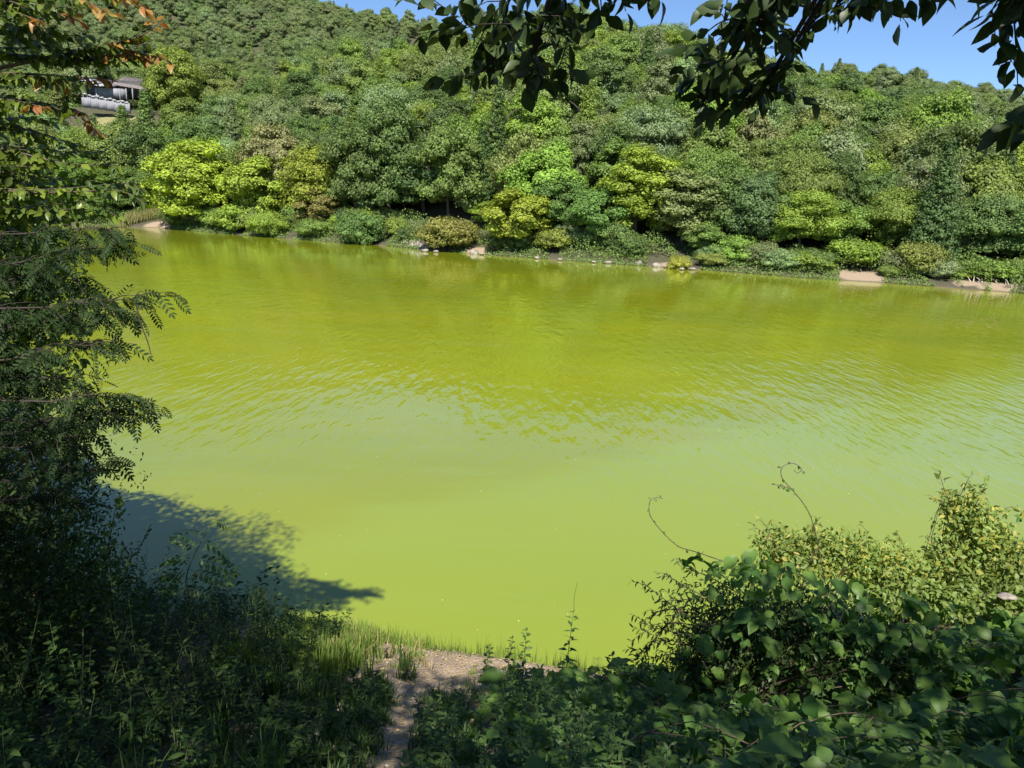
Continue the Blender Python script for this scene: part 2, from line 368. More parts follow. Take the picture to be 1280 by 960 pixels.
# ripples: crests run from far left to near right
D0 = 0.46   # angle so that mapped x runs across the crests
def rip(ang, across, along, det, dist=1.0, seed=0):
    n = N(m, 'ShaderNodeTexNoise'); n.inputs['Scale'].default_value = 1; n.inputs['Detail'].default_value = det; n.inputs['Roughness'].default_value = 0.5
    n.inputs['Distortion'].default_value = dist
    L(m, mapping(m, P, ang, (across, along, 1), (seed, seed * 1.7, 0)), n.inputs[0]); return n.outputs[0]
r1 = rip(-D0, 2.7, 0.62, 1.5, 0.15)
r2 = rip(-D0 - 0.35, 3.8, 1.1, 2.0, 0.2, 9)
r3 = rip(-D0 + 0.9, 0.8, 0.5, 1.0, 0.3, 23)
r4 = rip(-D0, 9.0, 3.0, 2, 0.2, 31)
mask = mrange(m, Y, 13.5, 23.0, 0.10, 1.0, smooth=True)
patch = mrange(m, noise(m, mapping(m, P, 0.2, (0.03, 0.05, 1)), 1.0, 2), 0.35, 0.62, 0.55, 1.15, smooth=True)
far_m = mrange(m, Y, 30, 85, 1.0, 0.38)
hgt = mth(m, 'ADD', mth(m, 'MULTIPLY', r1, 0.020), mth(m, 'ADD', mth(m, 'MULTIPLY', r2, 0.010), mth(m, 'ADD', mth(m, 'MULTIPLY', r3, 0.014), mth(m, 'MULTIPLY', r4, 0.0032))))
hgt = mth(m, 'MULTIPLY', mth(m, 'MULTIPLY', hgt, mask), mth(m, 'MULTIPLY', patch, far_m))
WAVE = 2.4
hgt = mth(m, 'MULTIPLY', hgt, WAVE)
bp = N(m, 'ShaderNodeBump'); bp.inputs['Strength'].default_value = 1.0; bp.inputs['Distance'].default_value = 1.0
L(m, hgt, bp.inputs['Height'])
p = N(m, 'ShaderNodeBsdfPrincipled'); p.inputs['Roughness'].default_value = 0.04; p.inputs['IOR'].default_value = 1.58
L(m, base, p.inputs['Base Color']); L(m, bp.outputs[0], p.inputs['Normal'])
o = N(m, 'ShaderNodeOutputMaterial'); L(m, p.outputs[0], o.inputs[0])
M_water = m
Vw = np.array([[-900, -50, 0], [900, -50, 0], [900, 600, 0], [-900, 600, 0]], float)
obj('water', mesh_from('water', Vw, [[0, 1, 2, 3]], M_water), kind='structure')

# ------------------------------------------------------------------ leaf batches
def frame(d, n):
    """rows: leaf x axis (length), y (width), z (normal)"""
    d = norm(np.asarray(d, float)); n = np.asarray(n, float)
    n = norm(n - (n * d).sum(-1, keepdims=True) * d)
    return np.stack([d, np.cross(n, d), n], -2)
def batch(tV, tF, pos, Rm, sc_):
    """copies of a template: template verts (k,3), frames (n,3,3), scale (n,)"""
    pos = np.asarray(pos, float); sc_ = np.broadcast_to(np.asarray(sc_, float), (len(pos),))
    V = np.einsum('ki,nij->nkj', tV, Rm) * sc_[:, None, None] + pos[:, None, :]
    F = tF[None] + (np.arange(len(pos)) * len(tV))[:, None, None]
    return V.reshape(-1, 3), F.reshape(-1, tF.shape[1])

def card(w=0.5, fold=0.12):
    V = np.array([[0, 0, 0], [0.5, w / 2, fold], [1, 0, 0], [0.5, -w / 2, fold]], float)
    return V, np.array([[0, 2, 1], [0, 3, 2]])
def leaf_shape(n=7, w=0.5, tip=0.12, fold=0.10, droop=0.18, wavy=0.0, peak=0.42, stalk=0.12, lobes=0):
    """leaf of unit length: outline with a midrib fold, curling down to the tip"""
    xs = np.linspace(0, 1, n); V = []; F = []
    for i, x in enumerate(xs):
        a = peak; s = (x / a) ** 0.75 if x < a else 1 - ((x - a) / (1 - a)) ** 1.5
        hw = 0.5 * w * max(s, 0.0) + (0.0 if i in (0, n - 1) else 0.012)
        if lobes: hw *= 1 + 0.28 * math.cos(lobes * math.pi * x)
        if wavy: hw *= 1 + wavy * (1 if i % 2 else -1)
        z = -droop * x * x
        V += [[x + stalk, 0, z], [x + stalk, hw, z + fold * hw * 2], [x + stalk, -hw, z + fold * hw * 2]]
    for i in range(n - 1):
        a, b = i * 3, i * 3 + 3
        F += [[a, b, b + 1], [a, b + 1, a + 1], [a, a + 2, b + 2], [a, b + 2, b]]
    if stalk:
        k = len(V); V += [[0, 0.008, 0], [0, -0.008, 0]]; F += [[k, k + 1, 0], [k + 1, 2, 0]]
    V = np.array(V, float); F = np.array(F)
    # drop degenerate faces at base and tip
    A = np.linalg.norm(np.cross(V[F[:, 1]] - V[F[:, 0]], V[F[:, 2]] - V[F[:, 0]]), axis=1)
    return V, F[A > 1e-6]
def pinnate(npair=6, lw=0.34, ll=0.30, droop=0.25):
    """compound leaf of unit length: a rachis with pairs of oval leaflets and one at the tip"""
    V, F, k = [], [], 0
    lv = np.array([[0, 0, 0], [0.35, lw / 2, 0.03], [0.75, lw * 0.42, 0.0], [1, 0, -0.04], [0.75, -lw * 0.42, 0.0], [0.35, -lw / 2, 0.03]])
    lf = np.array([[0, 2, 1], [0, 3, 2], [0, 4, 3], [0, 5, 4]])
    def put(o, ang, s, tilt):
        nonlocal k
        c, sn = math.cos(ang), math.sin(ang)
        v = lv * s; v = np.stack([v[:, 0] * c - v[:, 1] * sn, v[:, 0] * sn + v[:, 1] * c, v[:, 2] - tilt * v[:, 0]], -1) + o
        V.append(v); F.append(lf + k); k += len(v)
    for i in range(npair):
        x = 0.18 + 0.72 * i / (npair - 1); z = -droop * x * x
        for sgn in (1, -1):
            put(np.array([x, 0, z]), sgn * (1.15 - 0.3 * i / npair), ll * (0.8 + 0.4 * math.sin(math.pi * (i + 1) / (npair + 1))), 0.35)
    put(np.array([0.93, 0, -droop * 0.9]), 0, ll, 0.5)
    r = np.array([[0, 0.008, 0], [0, -0.008, 0], [0.5, 0.006, -droop * 0.25], [0.5, -0.006, -droop * 0.25], [0.95, 0, -droop * 0.9]])
    V.append(r); F.append(np.array([[0, 1, 2], [1, 3, 2], [2, 3, 4]]) + k)
    return np.concatenate(V), np.concatenate(F)
def trifoliate():
    """kudzu leaf: three broad leaflets on a stalk"""
    V, F, k = [], [], 0
    for ang, s, x0 in ((0, 0.62, 0.42), (1.5, 0.5, 0.34), (-1.5, 0.5, 0.34)):
        lv, lf = leaf_shape(6, 0.95, fold=0.10, droop=0.28, peak=0.36, stalk=0.0, wavy=0.05)
        c, sn = math.cos(ang), math.sin(ang); v = lv * s
        v = np.stack([v[:, 0] * c - v[:, 1] * sn + x0, v[:, 0] * sn + v[:, 1] * c, v[:, 2]], -1)
        V.append(v); F.append(lf + k); k += len(v)
    V.append(np.array([[0, 0.008, 0], [0, -0.008, 0], [0.42, 0, 0.0]])); F.append(np.array([[0, 1, 2]]) + k)
    return np.concatenate(V), np.concatenate(F)
T_card = card(); T_cardw = card(0.75, 0.1)
T_cherry = [leaf_shape(8, 0.62, droop=0.25, wavy=0.05, peak=0.5, stalk=0.18), leaf_shape(8, 0.55, droop=0.1, wavy=0.05, peak=0.45, stalk=0.2), leaf_shape(8, 0.56, droop=0.4, fold=0.2, peak=0.48, stalk=0.16)]
T_oak = [leaf_shape(6, 0.55, droop=0.2, stalk=0.1), leaf_shape(6, 0.48, droop=0.35, fold=0.16, stalk=0.1)]
T_pin = [pinnate(6, 0.40, 0.23), pinnate(5, 0.38, 0.25, droop=0.5), pinnate(7, 0.40, 0.20, droop=0.15)]
T_small = [leaf_shape(4, 0.42, droop=0.15, stalk=0.05), leaf_shape(4, 0.34, droop=0.3, stalk=0.05)]
T_tri = [trifoliate()]
T_lance = [leaf_shape(5, 0.26, droop=0.25, stalk=0.05, peak=0.35)]
T_mug = [leaf_shape(7, 0.5, droop=0.2, stalk=0.1, lobes=5)]

class Foliage:
    """leaves of one plant: kept singly, then the ones that show largest become parts and the rest one joined part"""
    def __init__(s): s.P, s.D, s.Nn, s.S, s.T, s.M = [], [], [], [], [], []
    def add(s, P, D, Nn, S, T=None, M=0):
        P = np.atleast_2d(P); n = len(P)
        s.P.append(P); s.D.append(np.broadcast_to(D, (n, 3))); s.Nn.append(np.broadcast_to(Nn, (n, 3)))
        s.S.append(np.broadcast_to(S, (n,))); s.T.append(rng.integers(0, 99, n) if T is None else np.broadcast_to(T, (n,)))
        s.M.append(np.broadcast_to(M, (n,)))
    def finish(s, root, temps, mats, nmax=300, minpx=9, mass_name='leaf_mass', leaf_name='leaf'):
        if not isinstance(mats, (list, tuple)): mats = [mats]
        P = np.concatenate(s.P); D = np.concatenate(s.D); Nn = np.concatenate(s.Nn); S = np.concatenate(s.S); M = np.concatenate(s.M).astype(int)
        T = np.concatenate(s.T) % len(temps)
        R = frame(D, Nn)
        px, py, z = proj(P + R[:, 0] * S[:, None] * 0.5)
        sz = np.where((px > 0) & (px < 1280) & (py > 0) & (py < 960), FPX * S / z, 0); sz = np.nan_to_num(sz)
        order = np.argsort(-sz); pick = order[:nmax]; pick = pick[sz[pick] > minpx]
        loc = np.array(root.location) if root else np.zeros(3)
        shared = {}
        for i in pick:
            key = (T[i], M[i])
            if key not in shared:
                shared[key] = mesh_from(leaf_name, temps[T[i]][0], temps[T[i]][1], mats[M[i]], True)
            o = obj(leaf_name, shared[key], root)
            A = R[i].T * S[i]; q = P[i] - loc
            o.matrix_local = Matrix(((A[0, 0], A[0, 1], A[0, 2], q[0]), (A[1, 0], A[1, 1], A[1, 2], q[1]), (A[2, 0], A[2, 1], A[2, 2], q[2]), (0, 0, 0, 1)))
        mask_ = np.ones(len(P), bool); mask_[pick] = False
        VV, FF, MM, k = [], [], [], 0
        for t in range(len(temps)):
            for mi in range(len(mats)):
                sel = mask_ & (T == t) & (M == mi)
                if not sel.any(): continue
                v, f = batch(temps[t][0], temps[t][1], P[sel] - loc, R[sel], S[sel])
                VV.append(v); FF.append(f + k); k += len(v); MM.append(np.full(len(f), mi))
        if VV:
            o = obj(mass_name, mesh_from(mass_name, np.concatenate(VV), np.concatenate(FF), list(mats), True, np.concatenate(MM)), root, kind='stuff')
            return o

def thing(name, loc, label, cat, group=None, kind=None):
    return obj(name, None, None, loc, label, cat, group, kind)

def rdir(n): return norm(rng.standard_normal((n, 3)))

# ------------------------------------------------------------------ forest trees
def ico():
    t = (1 + 5 ** 0.5) / 2
    v = np.array([[-1, t, 0], [1, t, 0], [-1, -t, 0], [1, -t, 0], [0, -1, t], [0, 1, t], [0, -1, -t], [0, 1, -t], [t, 0, -1], [t, 0, 1], [-t, 0, -1], [-t, 0, 1]], float)
    f = np.array([[0, 11, 5], [0, 5, 1], [0, 1, 7], [0, 7, 10], [0, 10, 11], [1, 5, 9], [5, 11, 4], [11, 10, 2], [10, 7, 6], [7, 1, 8], [3, 9, 4], [3, 4, 2], [3, 2, 6], [3, 6, 8], [3, 8, 9], [4, 9, 5], [2, 4, 11], [6, 2, 10], [8, 6, 7], [9, 8, 1]])
    return norm(v), f
ICO = ico()
def crown_mesh(name, mat, shape='round', R=4.0, H=10.0, nl=30, per=130, leaf=0.42, seed=1, flat=0.8):
    r = np.random.default_rng(seed)
    VV, FF, k = [], [], 0
    if shape == 'cone':
        cen, rad = [], []
        for i in range(nl):
            t = (i + r.uniform(0, 1)) / nl; z = H * (0.08 + 0.9 * t); rr = R * (1 - t) ** 0.85
            a = i * 2.4; q = rr * r.uniform(0.45, 0.8)
            cen.append([q * math.cos(a), q * math.sin(a), z]); rad.append(0.30 * R * (1 - 0.7 * t) + 0.2)
        cc = np.array([0, 0, H * 0.45]); cen = np.array(cen); rad = np.array(rad)
    else:
        z0 = {'round': 0.50, 'tall': 0.50, 'flat': 0.52, 'shrub': 0.42}[shape] * H
        hz = {'round': 0.45, 'tall': 0.48, 'flat': 0.42, 'shrub': 0.42}[shape] * H
        d = norm(r.standard_normal((nl * 4, 3)))
        # spread lobes apart
        keep = [0]
        for i in range(1, len(d)):
            if len(keep) >= nl: break
            if ((d[keep] - d[i]) ** 2).sum(1).min() > 0.22 * 12 / nl * 1.2: keep.append(i)
        d = d[keep]; d[:, 2] = np.where(d[:, 2] < -0.75, d[:, 2] * 0.6, d[:, 2])
        rad = R * r.uniform(0.18, 0.38, len(d))
        q = r.uniform(0.74, 1.06, len(d))
        cc = np.array([0, 0, z0]); cen = cc + d * q[:, None] * np.array([R * 0.85, R * 0.85, hz])
        inner = r.standard_normal((nl // 4, 3)) * np.array([R, R, hz]) * 0.3 + cc
        cen = np.concatenate([cen, inner]); rad = np.concatenate([rad, np.full(len(inner), R * 0.4)])
    for c, ra in zip(cen, rad):
        v = ICO[0] * ra * 0.5 * (1 + 0.18 * r.standard_normal((12, 1))) * np.array([1, 1, flat]) + c
        VV.append(v); FF.append(ICO[1] + k); k += 12
        n = int(per * (ra / (R * 0.3)) ** 1.6) + 12
        u = norm(r.standard_normal((n, 3))); u[:, 2] = np.where(u[:, 2] < -0.2, -u[:, 2] * 0.6, u[:, 2]); u = norm(u)
        lump = 1 + 0.16 * np.sin(5 * u[:, 0] + c[0] * 3) * np.sin(5 * u[:, 1] + c[1] * 3) 
        pos = c + u * (ra * r.uniform(0.72, 1.12, n) * lump)[:, None] * np.array([1, 1, flat])
        oc = norm(pos - cc)
        nn = norm(u * 0.9 + oc * 0.5 + np.array([0, 0, 0.35]) + r.standard_normal((n, 3)) * 0.55)
        dd = norm(np.cross(nn, r.standard_normal((n, 3)))) + np.array([0, 0, -0.25])
        v, f = batch(T_cardw[0] - np.array([0.5, 0, 0]), T_cardw[1], pos, frame(dd, nn), leaf * r.uniform(0.6, 1.3, n))
        VV.append(v); FF.append(f + k); k += len(v)
    return mesh_from(name, np.concatenate(VV), np.concatenate(FF), mat)

def trunk_mesh(name, H, R, seed, mat=None):
    global rng
    keep = rng; rng = np.random.default_rng(seed)
    b = MB(); lean = rng.uniform(-0.5, 0.5, 2)
    top = np.array([lean[0], lean[1], H * 0.62])
    p = curve_pts((0, 0, -0.6), top, 0, 6, 0.08); b.tube(p, 0.022 * H, 0.010 * H, 7)
    for i in range(6):
        a = i * 1.05 + rng.uniform(-0.3, 0.3); s = p[2 + i % 4]
        e = s + np.array([math.cos(a) * R * 0.75, math.sin(a) * R * 0.75, H * rng.uniform(0.15, 0.32)])
        b.tube(curve_pts(s, e, 0.3, 5, 0.06), 0.010 * H, 0.003 * H, 5)
    rng = keep
    return b.mesh(name, mat or M_bark, True)

SPEC = [('round', 4.0, 10.0, 44, 400, 0.25, 0.95), ('round', 4.4, 9.5, 40, 420, 0.26, 1.0), ('tall', 3.3, 11.5, 48, 340, 0.24, 1.0),
        ('flat', 4.8, 9.0, 44, 460, 0.21, 0.9), ('cone', 2.7, 11.0, 90, 110, 0.20, 0.7), ('round', 3.6, 9.0, 34, 420, 0.28, 1.0),
        ('flat', 4.2, 10.0, 42, 440, 0.22, 0.95), ('shrub', 2.4, 3.2, 36, 150, 0.16, 0.9), ('shrub', 2.8, 2.6, 36, 150, 0.16, 0.8)]
CROWN, TRUNK, CROWN_I = [], [], []
for i, (shp, R_, H_, nl, per, lf, fl) in enumerate(SPEC):
    CROWN.append(crown_mesh('crown', M_far, shp, R_, H_, nl, per, lf, 100 + i, fl))
    TRUNK.append(trunk_mesh('trunk', H_, R_, 50 + i))
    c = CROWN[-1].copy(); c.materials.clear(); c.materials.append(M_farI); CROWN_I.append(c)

YG = (0.23, 0.31, 0.04); YG2 = (0.19, 0.26, 0.04); YEL = (0.31, 0.31, 0.05); MID = (0.135, 0.195, 0.045); DRK = (0.095, 0.145, 0.042)
GRY = (0.165, 0.21, 0.095); OLV = (0.16, 0.205, 0.06); BRT = (0.17, 0.25, 0.045); BRN = (0.20, 0.20, 0.085); PAL = (0.18, 0.25, 0.11); PINE = (0.08, 0.13, 0.042)
CN = {YG: 'bright yellow-green', YG2: 'light yellow-green', YEL: 'yellow', MID: 'mid green', DRK: 'dark green', GRY: 'grey-green', OLV: 'olive green', BRT: 'fresh green', BRN: 'brownish', PAL: 'pale green', PINE: 'deep green'}
SHN = {'round': 'rounded', 'tall': 'tall', 'flat': 'flat-topped', 'cone': 'pointed', 'shrub': 'low'}

def place_tree(kind, x, y, s, col, label, name='tree', cat='tree', group=None, sxy=None, rz=None, z=None, sz=None):
    zz = float(height(x, y)) if z is None else z
    t = obj(name, None, None, (x, y, zz - 0.1), label, cat, group)
    t.rotation_euler = (0, 0, rng.uniform(0, 6.28) if rz is None else rz)
    a = sxy or s; col = tuple(np.array(col) * (1.5 if max(col) < 0.155 else 1.08) * np.array([1.05, 1, 0.85])) if sxy else col; t.scale = (a, a, sz or s)
    if SPEC[kind][0] != 'shrub': obj('trunk', TRUNK[kind], t)
    else: obj('stems', TRUNK[kind], t)
    c = obj('crown', CROWN[kind], t); c.color = (*col, 1)
    return t

# trees and shrubs of the far bank that can be picked out in the photograph: px, shore py, width px, height px, species, colour, metres behind the shore, label
FRONT = [
 (245, 289, 105, 112, 0, YG, 5, 'bright yellow-green spreading tree on the far bank, below the conifer and the long dark roof'),
 (325, 295, 80, 96, 5, YG2, 5, 'light yellow-green tree just right of the brightest tree on the left of the far bank'),
 (398, 300, 84, 112, 1, (0.19, 0.23, 0.04), 7, 'yellow-topped tree on the far bank with browner leaves low on its right'),
 (400, 300, 60, 62, 5, (0.17, 0.165, 0.06), 3, 'russet tinged small tree leaning over the water under the yellow-topped tree'),
 (302, 293, 70, 40, 7, BRT, 2, 'fresh green leafy shrub on the bank in front of the light yellow-green tree'),
 (242, 287, 34, 20, 8, PAL, 1.5, 'small pale shrub at the water edge beside the straw-coloured reeds'),
 (335, 297, 50, 32, 8, BRT, 2, 'low fresh green shrub just right of the leafiest shrub on the left bank'),
 (452, 306, 60, 44, 7, (0.09, 0.16, 0.05), 2, 'green shrub dipping to the water left of the shaded rock ledge'),
 (478, 303, 80, 112, 1, DRK, 6, 'dark green tree on the far bank, next right of the russet small tree'),
 (530, 308, 100, 128, 0, (0.06, 0.105, 0.045), 8, 'large dark green tree standing over the shaded rock ledge'),
 (561, 315, 74, 46, 7, (0.17, 0.175, 0.055), 1.5, 'orange-tinged olive shrub on the tan rocky spur of the far bank'),
 (645, 321, 84, 82, 5, (0.21, 0.26, 0.04), 2, 'bright yellow bushy tree leaning over the far water edge near the picture centre'),
 (612, 317, 50, 64, 5, BRT, 7, 'fresh green small tree between the orange-tinged shrub and the bright yellow bushy tree'),
 (690, 323, 50, 40, 7, (0.17, 0.21, 0.05), 1.5, 'yellowish shrub at the water, touching the bright yellow bushy tree on its right'),
 (700, 324, 80, 100, 1, (0.07, 0.125, 0.04), 6, 'green tree right behind the bright yellow bushy tree'),
 (745, 328, 70, 95, 5, (0.075, 0.14, 0.04), 5, 'mid green tree just left of the tallest lime-coloured tree on the far bank'),
 (790, 330, 92, 150, 2, (0.19, 0.26, 0.04), 6, 'tallest lime-coloured tree on the far bank, its clumps lit in steps'),
 (850, 334, 92, 125, 2, GRY, 6, 'grey-green tall tree next right of the tallest lime-coloured tree'),
 (848, 337, 30, 17, 8, (0.24, 0.26, 0.05), 1.2, 'tiny yellow-green shrub on the pale tan rocks'),
 (890, 338, 42, 22, 8, (0.17, 0.21, 0.06), 1.4, 'low rounded yellow-green shrub just right of the pale tan rocks'),
 (880, 336, 50, 60, 5, (0.11, 0.18, 0.05), 3, 'small layered green tree behind the pale tan rocks'),
 (935, 341, 84, 120, 1, (0.06, 0.10, 0.045), 6, 'dark green tree right of the pale tan rocks with deep shade at its foot'),
 (995, 346, 84, 110, 6, BRT, 7, 'fresh green feathery tree left of the olive rounded bush'),
 (1010, 346, 60, 34, 7, (0.15, 0.22, 0.045), 1.5, 'bright leafy shrub at the water left of the bare tan bank'),
 (1062, 349, 76, 52, 7, (0.15, 0.23, 0.04), 4, 'bright green shrub above the bare tan bank'),
 (1040, 348, 70, 95, 5, (0.09, 0.15, 0.04), 9, 'green tree rising behind the bright shrub of the bare tan bank'),
 (1108, 353, 26, 22, 8, (0.13, 0.19, 0.05), 1.3, 'small round green shrub touching the left side of the olive rounded bush'),
 (1143, 355, 62, 56, 7, (0.105, 0.125, 0.035), 2, 'olive rounded bush standing in the water edge on the right of the far bank'),
 (1120, 352, 95, 115, 3, MID, 9, 'spreading mid green tree behind the olive rounded bush'),
 (1190, 358, 46, 24, 8, BRT, 2.5, 'low fresh green shrub next to the olive rounded bush on its right'),
 (1235, 361, 74, 38, 7, (0.14, 0.22, 0.05), 3, 'wide bright green shrub above the driftwood at the right edge'),
 (1275, 364, 50, 42, 8, (0.12, 0.18, 0.05), 3, 'green shrub at the far right of the opposite bank, above the roots'),
 (1225, 360, 100, 115, 3, (0.10, 0.16, 0.06), 9, 'wide flat-topped green tree behind the wide bright green shrub'),
 (1290, 366, 90, 120, 0, (0.08, 0.135, 0.05), 8, 'rounded green tree cut by the right edge of the picture, on the far bank'),
 (170, 283, 70, 70, 1, (0.075, 0.12, 0.035), 6, 'shady green tree on the far bank behind the straw-coloured reeds'),
 (110, 282, 90, 85, 0, (0.10, 0.17, 0.035), 8, 'fresh green tree on the far bank, seen through the dark branches on the left'),
 (50, 281, 90, 80, 1, (0.11, 0.17, 0.04), 8, 'leafy tree on the far bank mostly hidden by the dark left tree'),
 (-10, 280, 90, 90, 0, MID, 8, 'rounded tree on the far bank at the very left edge behind the near foliage'),
]
taken = []
for px, py, wpx, hpx, kind, col, back, label in FRONT:
    b = Wz(px, py); x, y = b[0], b[1]
    d = np.array([x, y]); d = d / np.linalg.norm(d); x, y = x + d[0] * back, y + d[1] * back
    z = float(height(x, y)); dist = math.hypot(x, y)
    dep = dist / math.cos(math.atan2(x, y)) if False else y / math.cos(PITCH) * 1.0
    R_, H_ = SPEC[kind][1], SPEC[kind][2]
    sx = wpx / FPX * dep / (2 * R_ * 0.98)
    top = Wd(px, py - hpx, y)[2]
    sz = max((top - z) / (H_ * (0.98 if SPEC[kind][0] != 'shrub' else 0.95)), 0.25)
    nm = 'shrub' if SPEC[kind][0] == 'shrub' else 'broadleaf_tree'
    place_tree(kind, x, y, 1, col, label, nm, 'shrub' if nm == 'shrub' else 'tree', 'shrubs and trees picked out on the far bank', sx, z=z, sz=sz)
    if nm != 'shrub': taken.append((x, y, 4.0 * sx))
# the conifer pair in front of the house
CONF = [(186, 203, 46, 92, 172, 'dark pointed conifer standing in front of the long dark roof'),
        (214, 200, 44, 62, 168, 'shorter conifer touching the right side of the dark pointed conifer'),
        (158, 205, 48, 74, 176, 'shorter conifer touching the left side of the dark pointed conifer')]
for px, py, wpx, hpx, dist, label in CONF:
    p = Wd(px, py, dist); x, y = p[0], p[1]; z = float(height(x, y)); top = Wd(px, py - hpx, dist)[2]
    place_tree(4, x, y, 1, PINE, label, 'conifer', 'tree', 'conifers before the house', wpx / FPX * dist / 5.2, z=z, sz=max((top - z) / 11.0, 0.4)); taken.append((x, y, 4))

# random stand over the hills
def pal(n, x, y):
    a = wob(x, y, 70, 6, 1); b = wob(x, y, 40, 6, 9); u = rng.random(n)
    names = [MID, DRK, GRY, OLV, BRT, YG2, PAL, PINE, BRN]
    wts = np.stack([np.full(n, 3.2), 2.4 + 0 * a, 1.6 + 2.0 * np.clip(a, 0, 1) * 2, np.full(n, 1.8), 1.3 + 2 * np.clip(b, 0, 1), np.full(n, 0.55), 1.1 + 0 * a, 0.8 + 0 * a, np.full(n, 0.15)], 1)
    c = np.cumsum(wts, 1); c = c / c[:, -1:]
    k = (u[:, None] > c).sum(1)
    return k, names
pts = []
step = 6.5
for gyy in np.arange(60, 640, step):
    xs = np.arange(-520, 520, step)
    pts.append(np.stack([xs + rng.uniform(-0.45, 0.45, len(xs)) * step, np.full(len(xs), gyy) + rng.uniform(-0.45, 0.45, len(xs)) * step], 1))
pts = np.concatenate(pts)
az = np.arctan2(pts[:, 0], pts[:, 1]); D = np.hypot(pts[:, 0], pts[:, 1])
ok = (np.abs(az) < math.radians(43)) & (pts[:, 1] - yfar(pts[:, 0]) > 6.5) & (D < 620)
ok &= ~((D > 260) & (rng.random(len(D)) < 0.12))
pts = pts[ok]
zz = height(pts[:, 0], pts[:, 1])
px_, py_, zf_ = proj(np.stack([pts[:, 0], pts[:, 1], zz + 8], 1))
# low shrubs in a belt just above the water
bx_ = np.arange(-140, 80, 2.6); bx_ = bx_ + rng.uniform(-1, 1, len(bx_)); by_ = yfar(bx_) + rng.uniform(2.0, 7.0, len(bx_))
bz_ = height(bx_, by_); bp_ = proj(np.stack([bx_, by_, bz_ + 2], 1))
bk_ = (bp_[0] > -60) & (bp_[0] < 1340) & ~((bp_[0] > 150) & (bp_[0] < 216))
for a_, b_ in ((1050, 1104), (1205, 1285), (808, 876), (524, 548), (582, 608)): bk_ &= ~((bp_[0] > a_) & (bp_[0] < b_))
NB = int(bk_.sum())
pts = np.concatenate([np.stack([bx_, by_], 1)[bk_], pts]); zz = np.concatenate([bz_[bk_], zz]); px_ = np.concatenate([bp_[0][bk_], px_]); py_ = np.concatenate([bp_[1][bk_], py_])
belt = np.zeros(len(pts), bool); belt[:NB] = True
# keep clear: the house terrace and the trees already placed
hd = np.hypot(pts[:, 0] - HOUSE[0], pts[:, 1] - HOUSE[1])
keep = ~((hd < 13) | ((px_ > 92) & (px_ < 208) & (py_ > 60) & (py_ < 148) & (pts[:, 1] < HOUSE[1] + 3)))
for x, y, r in taken: keep &= np.hypot(pts[:, 0] - x, pts[:, 1] - y) > r * 0.75
keep |= belt
# not visible: behind a nearer ridge
pts, zz, px_, py_, belt = pts[keep], zz[keep], px_[keep], py_[keep], belt[keep]
vis = np.ones(len(pts), bool)
for f in np.linspace(0.3, 0.97, 30):
    vis &= height(pts[:, 0] * f, pts[:, 1] * f) + 2.0 < 7 + (zz + 14 - 7) * f
vis |= belt
pts, zz, px_, py_, belt = pts[vis], zz[vis], px_[vis], py_[vis], belt[vis]
D = np.hypot(pts[:, 0], pts[:, 1]); n = len(pts); cap_ = (px_ > 90) & (px_ < 212) & (py_ > 60) & (py_ < 190) & (pts[:, 1] < HOUSE[1] + 3)
ck, cnames = pal(n, pts[:, 0], pts[:, 1])
kinds = rng.choice([0, 1, 2, 3, 4, 5, 6], n, p=[0.24, 0.2, 0.13, 0.13, 0.06, 0.14, 0.10])
kinds = np.where(ck == 7, 4, kinds)
s = rng.uniform(0.85, 1.6, n) * np.where(D > 330, 0.78, 1.0)
kinds = np.where(belt, 7 + (rng.random(n) < 0.4), kinds); s = np.where(belt, rng.uniform(0.8, 1.35, n), s); s = np.where(cap_, 0.7, s); s = np.where((D > 260), s * rng.uniform(0.62, 1.0, n), s)
inview = (px_ > -30) & (px_ < 1310) & (py_ > -40)
order = np.argsort(np.where(inview, np.where(belt, 0, D), 1e9))[:262 + int(belt.sum())]
LAND = [(245, 230, 'the brightest tree'), (186, 150, 'the pointed conifer'), (395, 240, 'the yellow-topped tree'), (530, 240, 'the ledge tree'),
        (645, 280, 'the yellow bushy tree'), (790, 245, 'the lime-coloured tree'), (935, 275, 'the pale rocks'), (1143, 325, 'the olive bush'), (1225, 290, 'the driftwood at right'), (150, 110, 'the long roof'), (1030, 300, 'the bare bank')]
labs = []
for i in order:
    cx, cy = px_[i], py_[i] + 15
    dd = [math.hypot(cx - a, (cy - b) * 1.3) for a, b, _ in LAND]; j = int(np.argmin(dd)); a, b, nm = LAND[j]
    dx, dy = cx - a, b - cy
    v = 'far above' if dy > 95 else 'above' if dy > 35 else 'level with' if dy > -20 else 'below'
    h = 'far right of' if dx > 70 else 'right of' if dx > 22 else 'far left of' if dx < -70 else 'left of' if dx < -22 else ''
    where = {'': f'straight {v} {nm}' if v not in ('level with',) else f'just behind {nm}'}.get(h, f'{v.replace("level with", "level with").replace("above", "above and").replace("below", "below and") if v != "level with" else "level and"} {h} {nm}')
    big = 'large' if s[i] > 1.35 else 'small' if s[i] < 1.05 else 'medium'
    if belt[i]: big = 'bushy' if s[i] > 1.08 else 'small'
    labs.append(f'{big} {SHN[SPEC[kinds[i]][0]]} {CN[cnames[ck[i]]]} {"bank shrub" if belt[i] else "tree"} {where}')
from collections import defaultdict
dup = defaultdict(list)
for q, lb in enumerate(labs): dup[lb].append(q)
ordn = ['leftmost', 'second from left', 'third from left', 'fourth from left', 'fifth from left', 'sixth from left']
for lb, qs in dup.items():
    if len(qs) > 1:
        qs.sort(key=lambda q: px_[order[q]])
        for k_, q in enumerate(qs): labs[q] = ordn[min(k_, 5)] + ' ' + lb
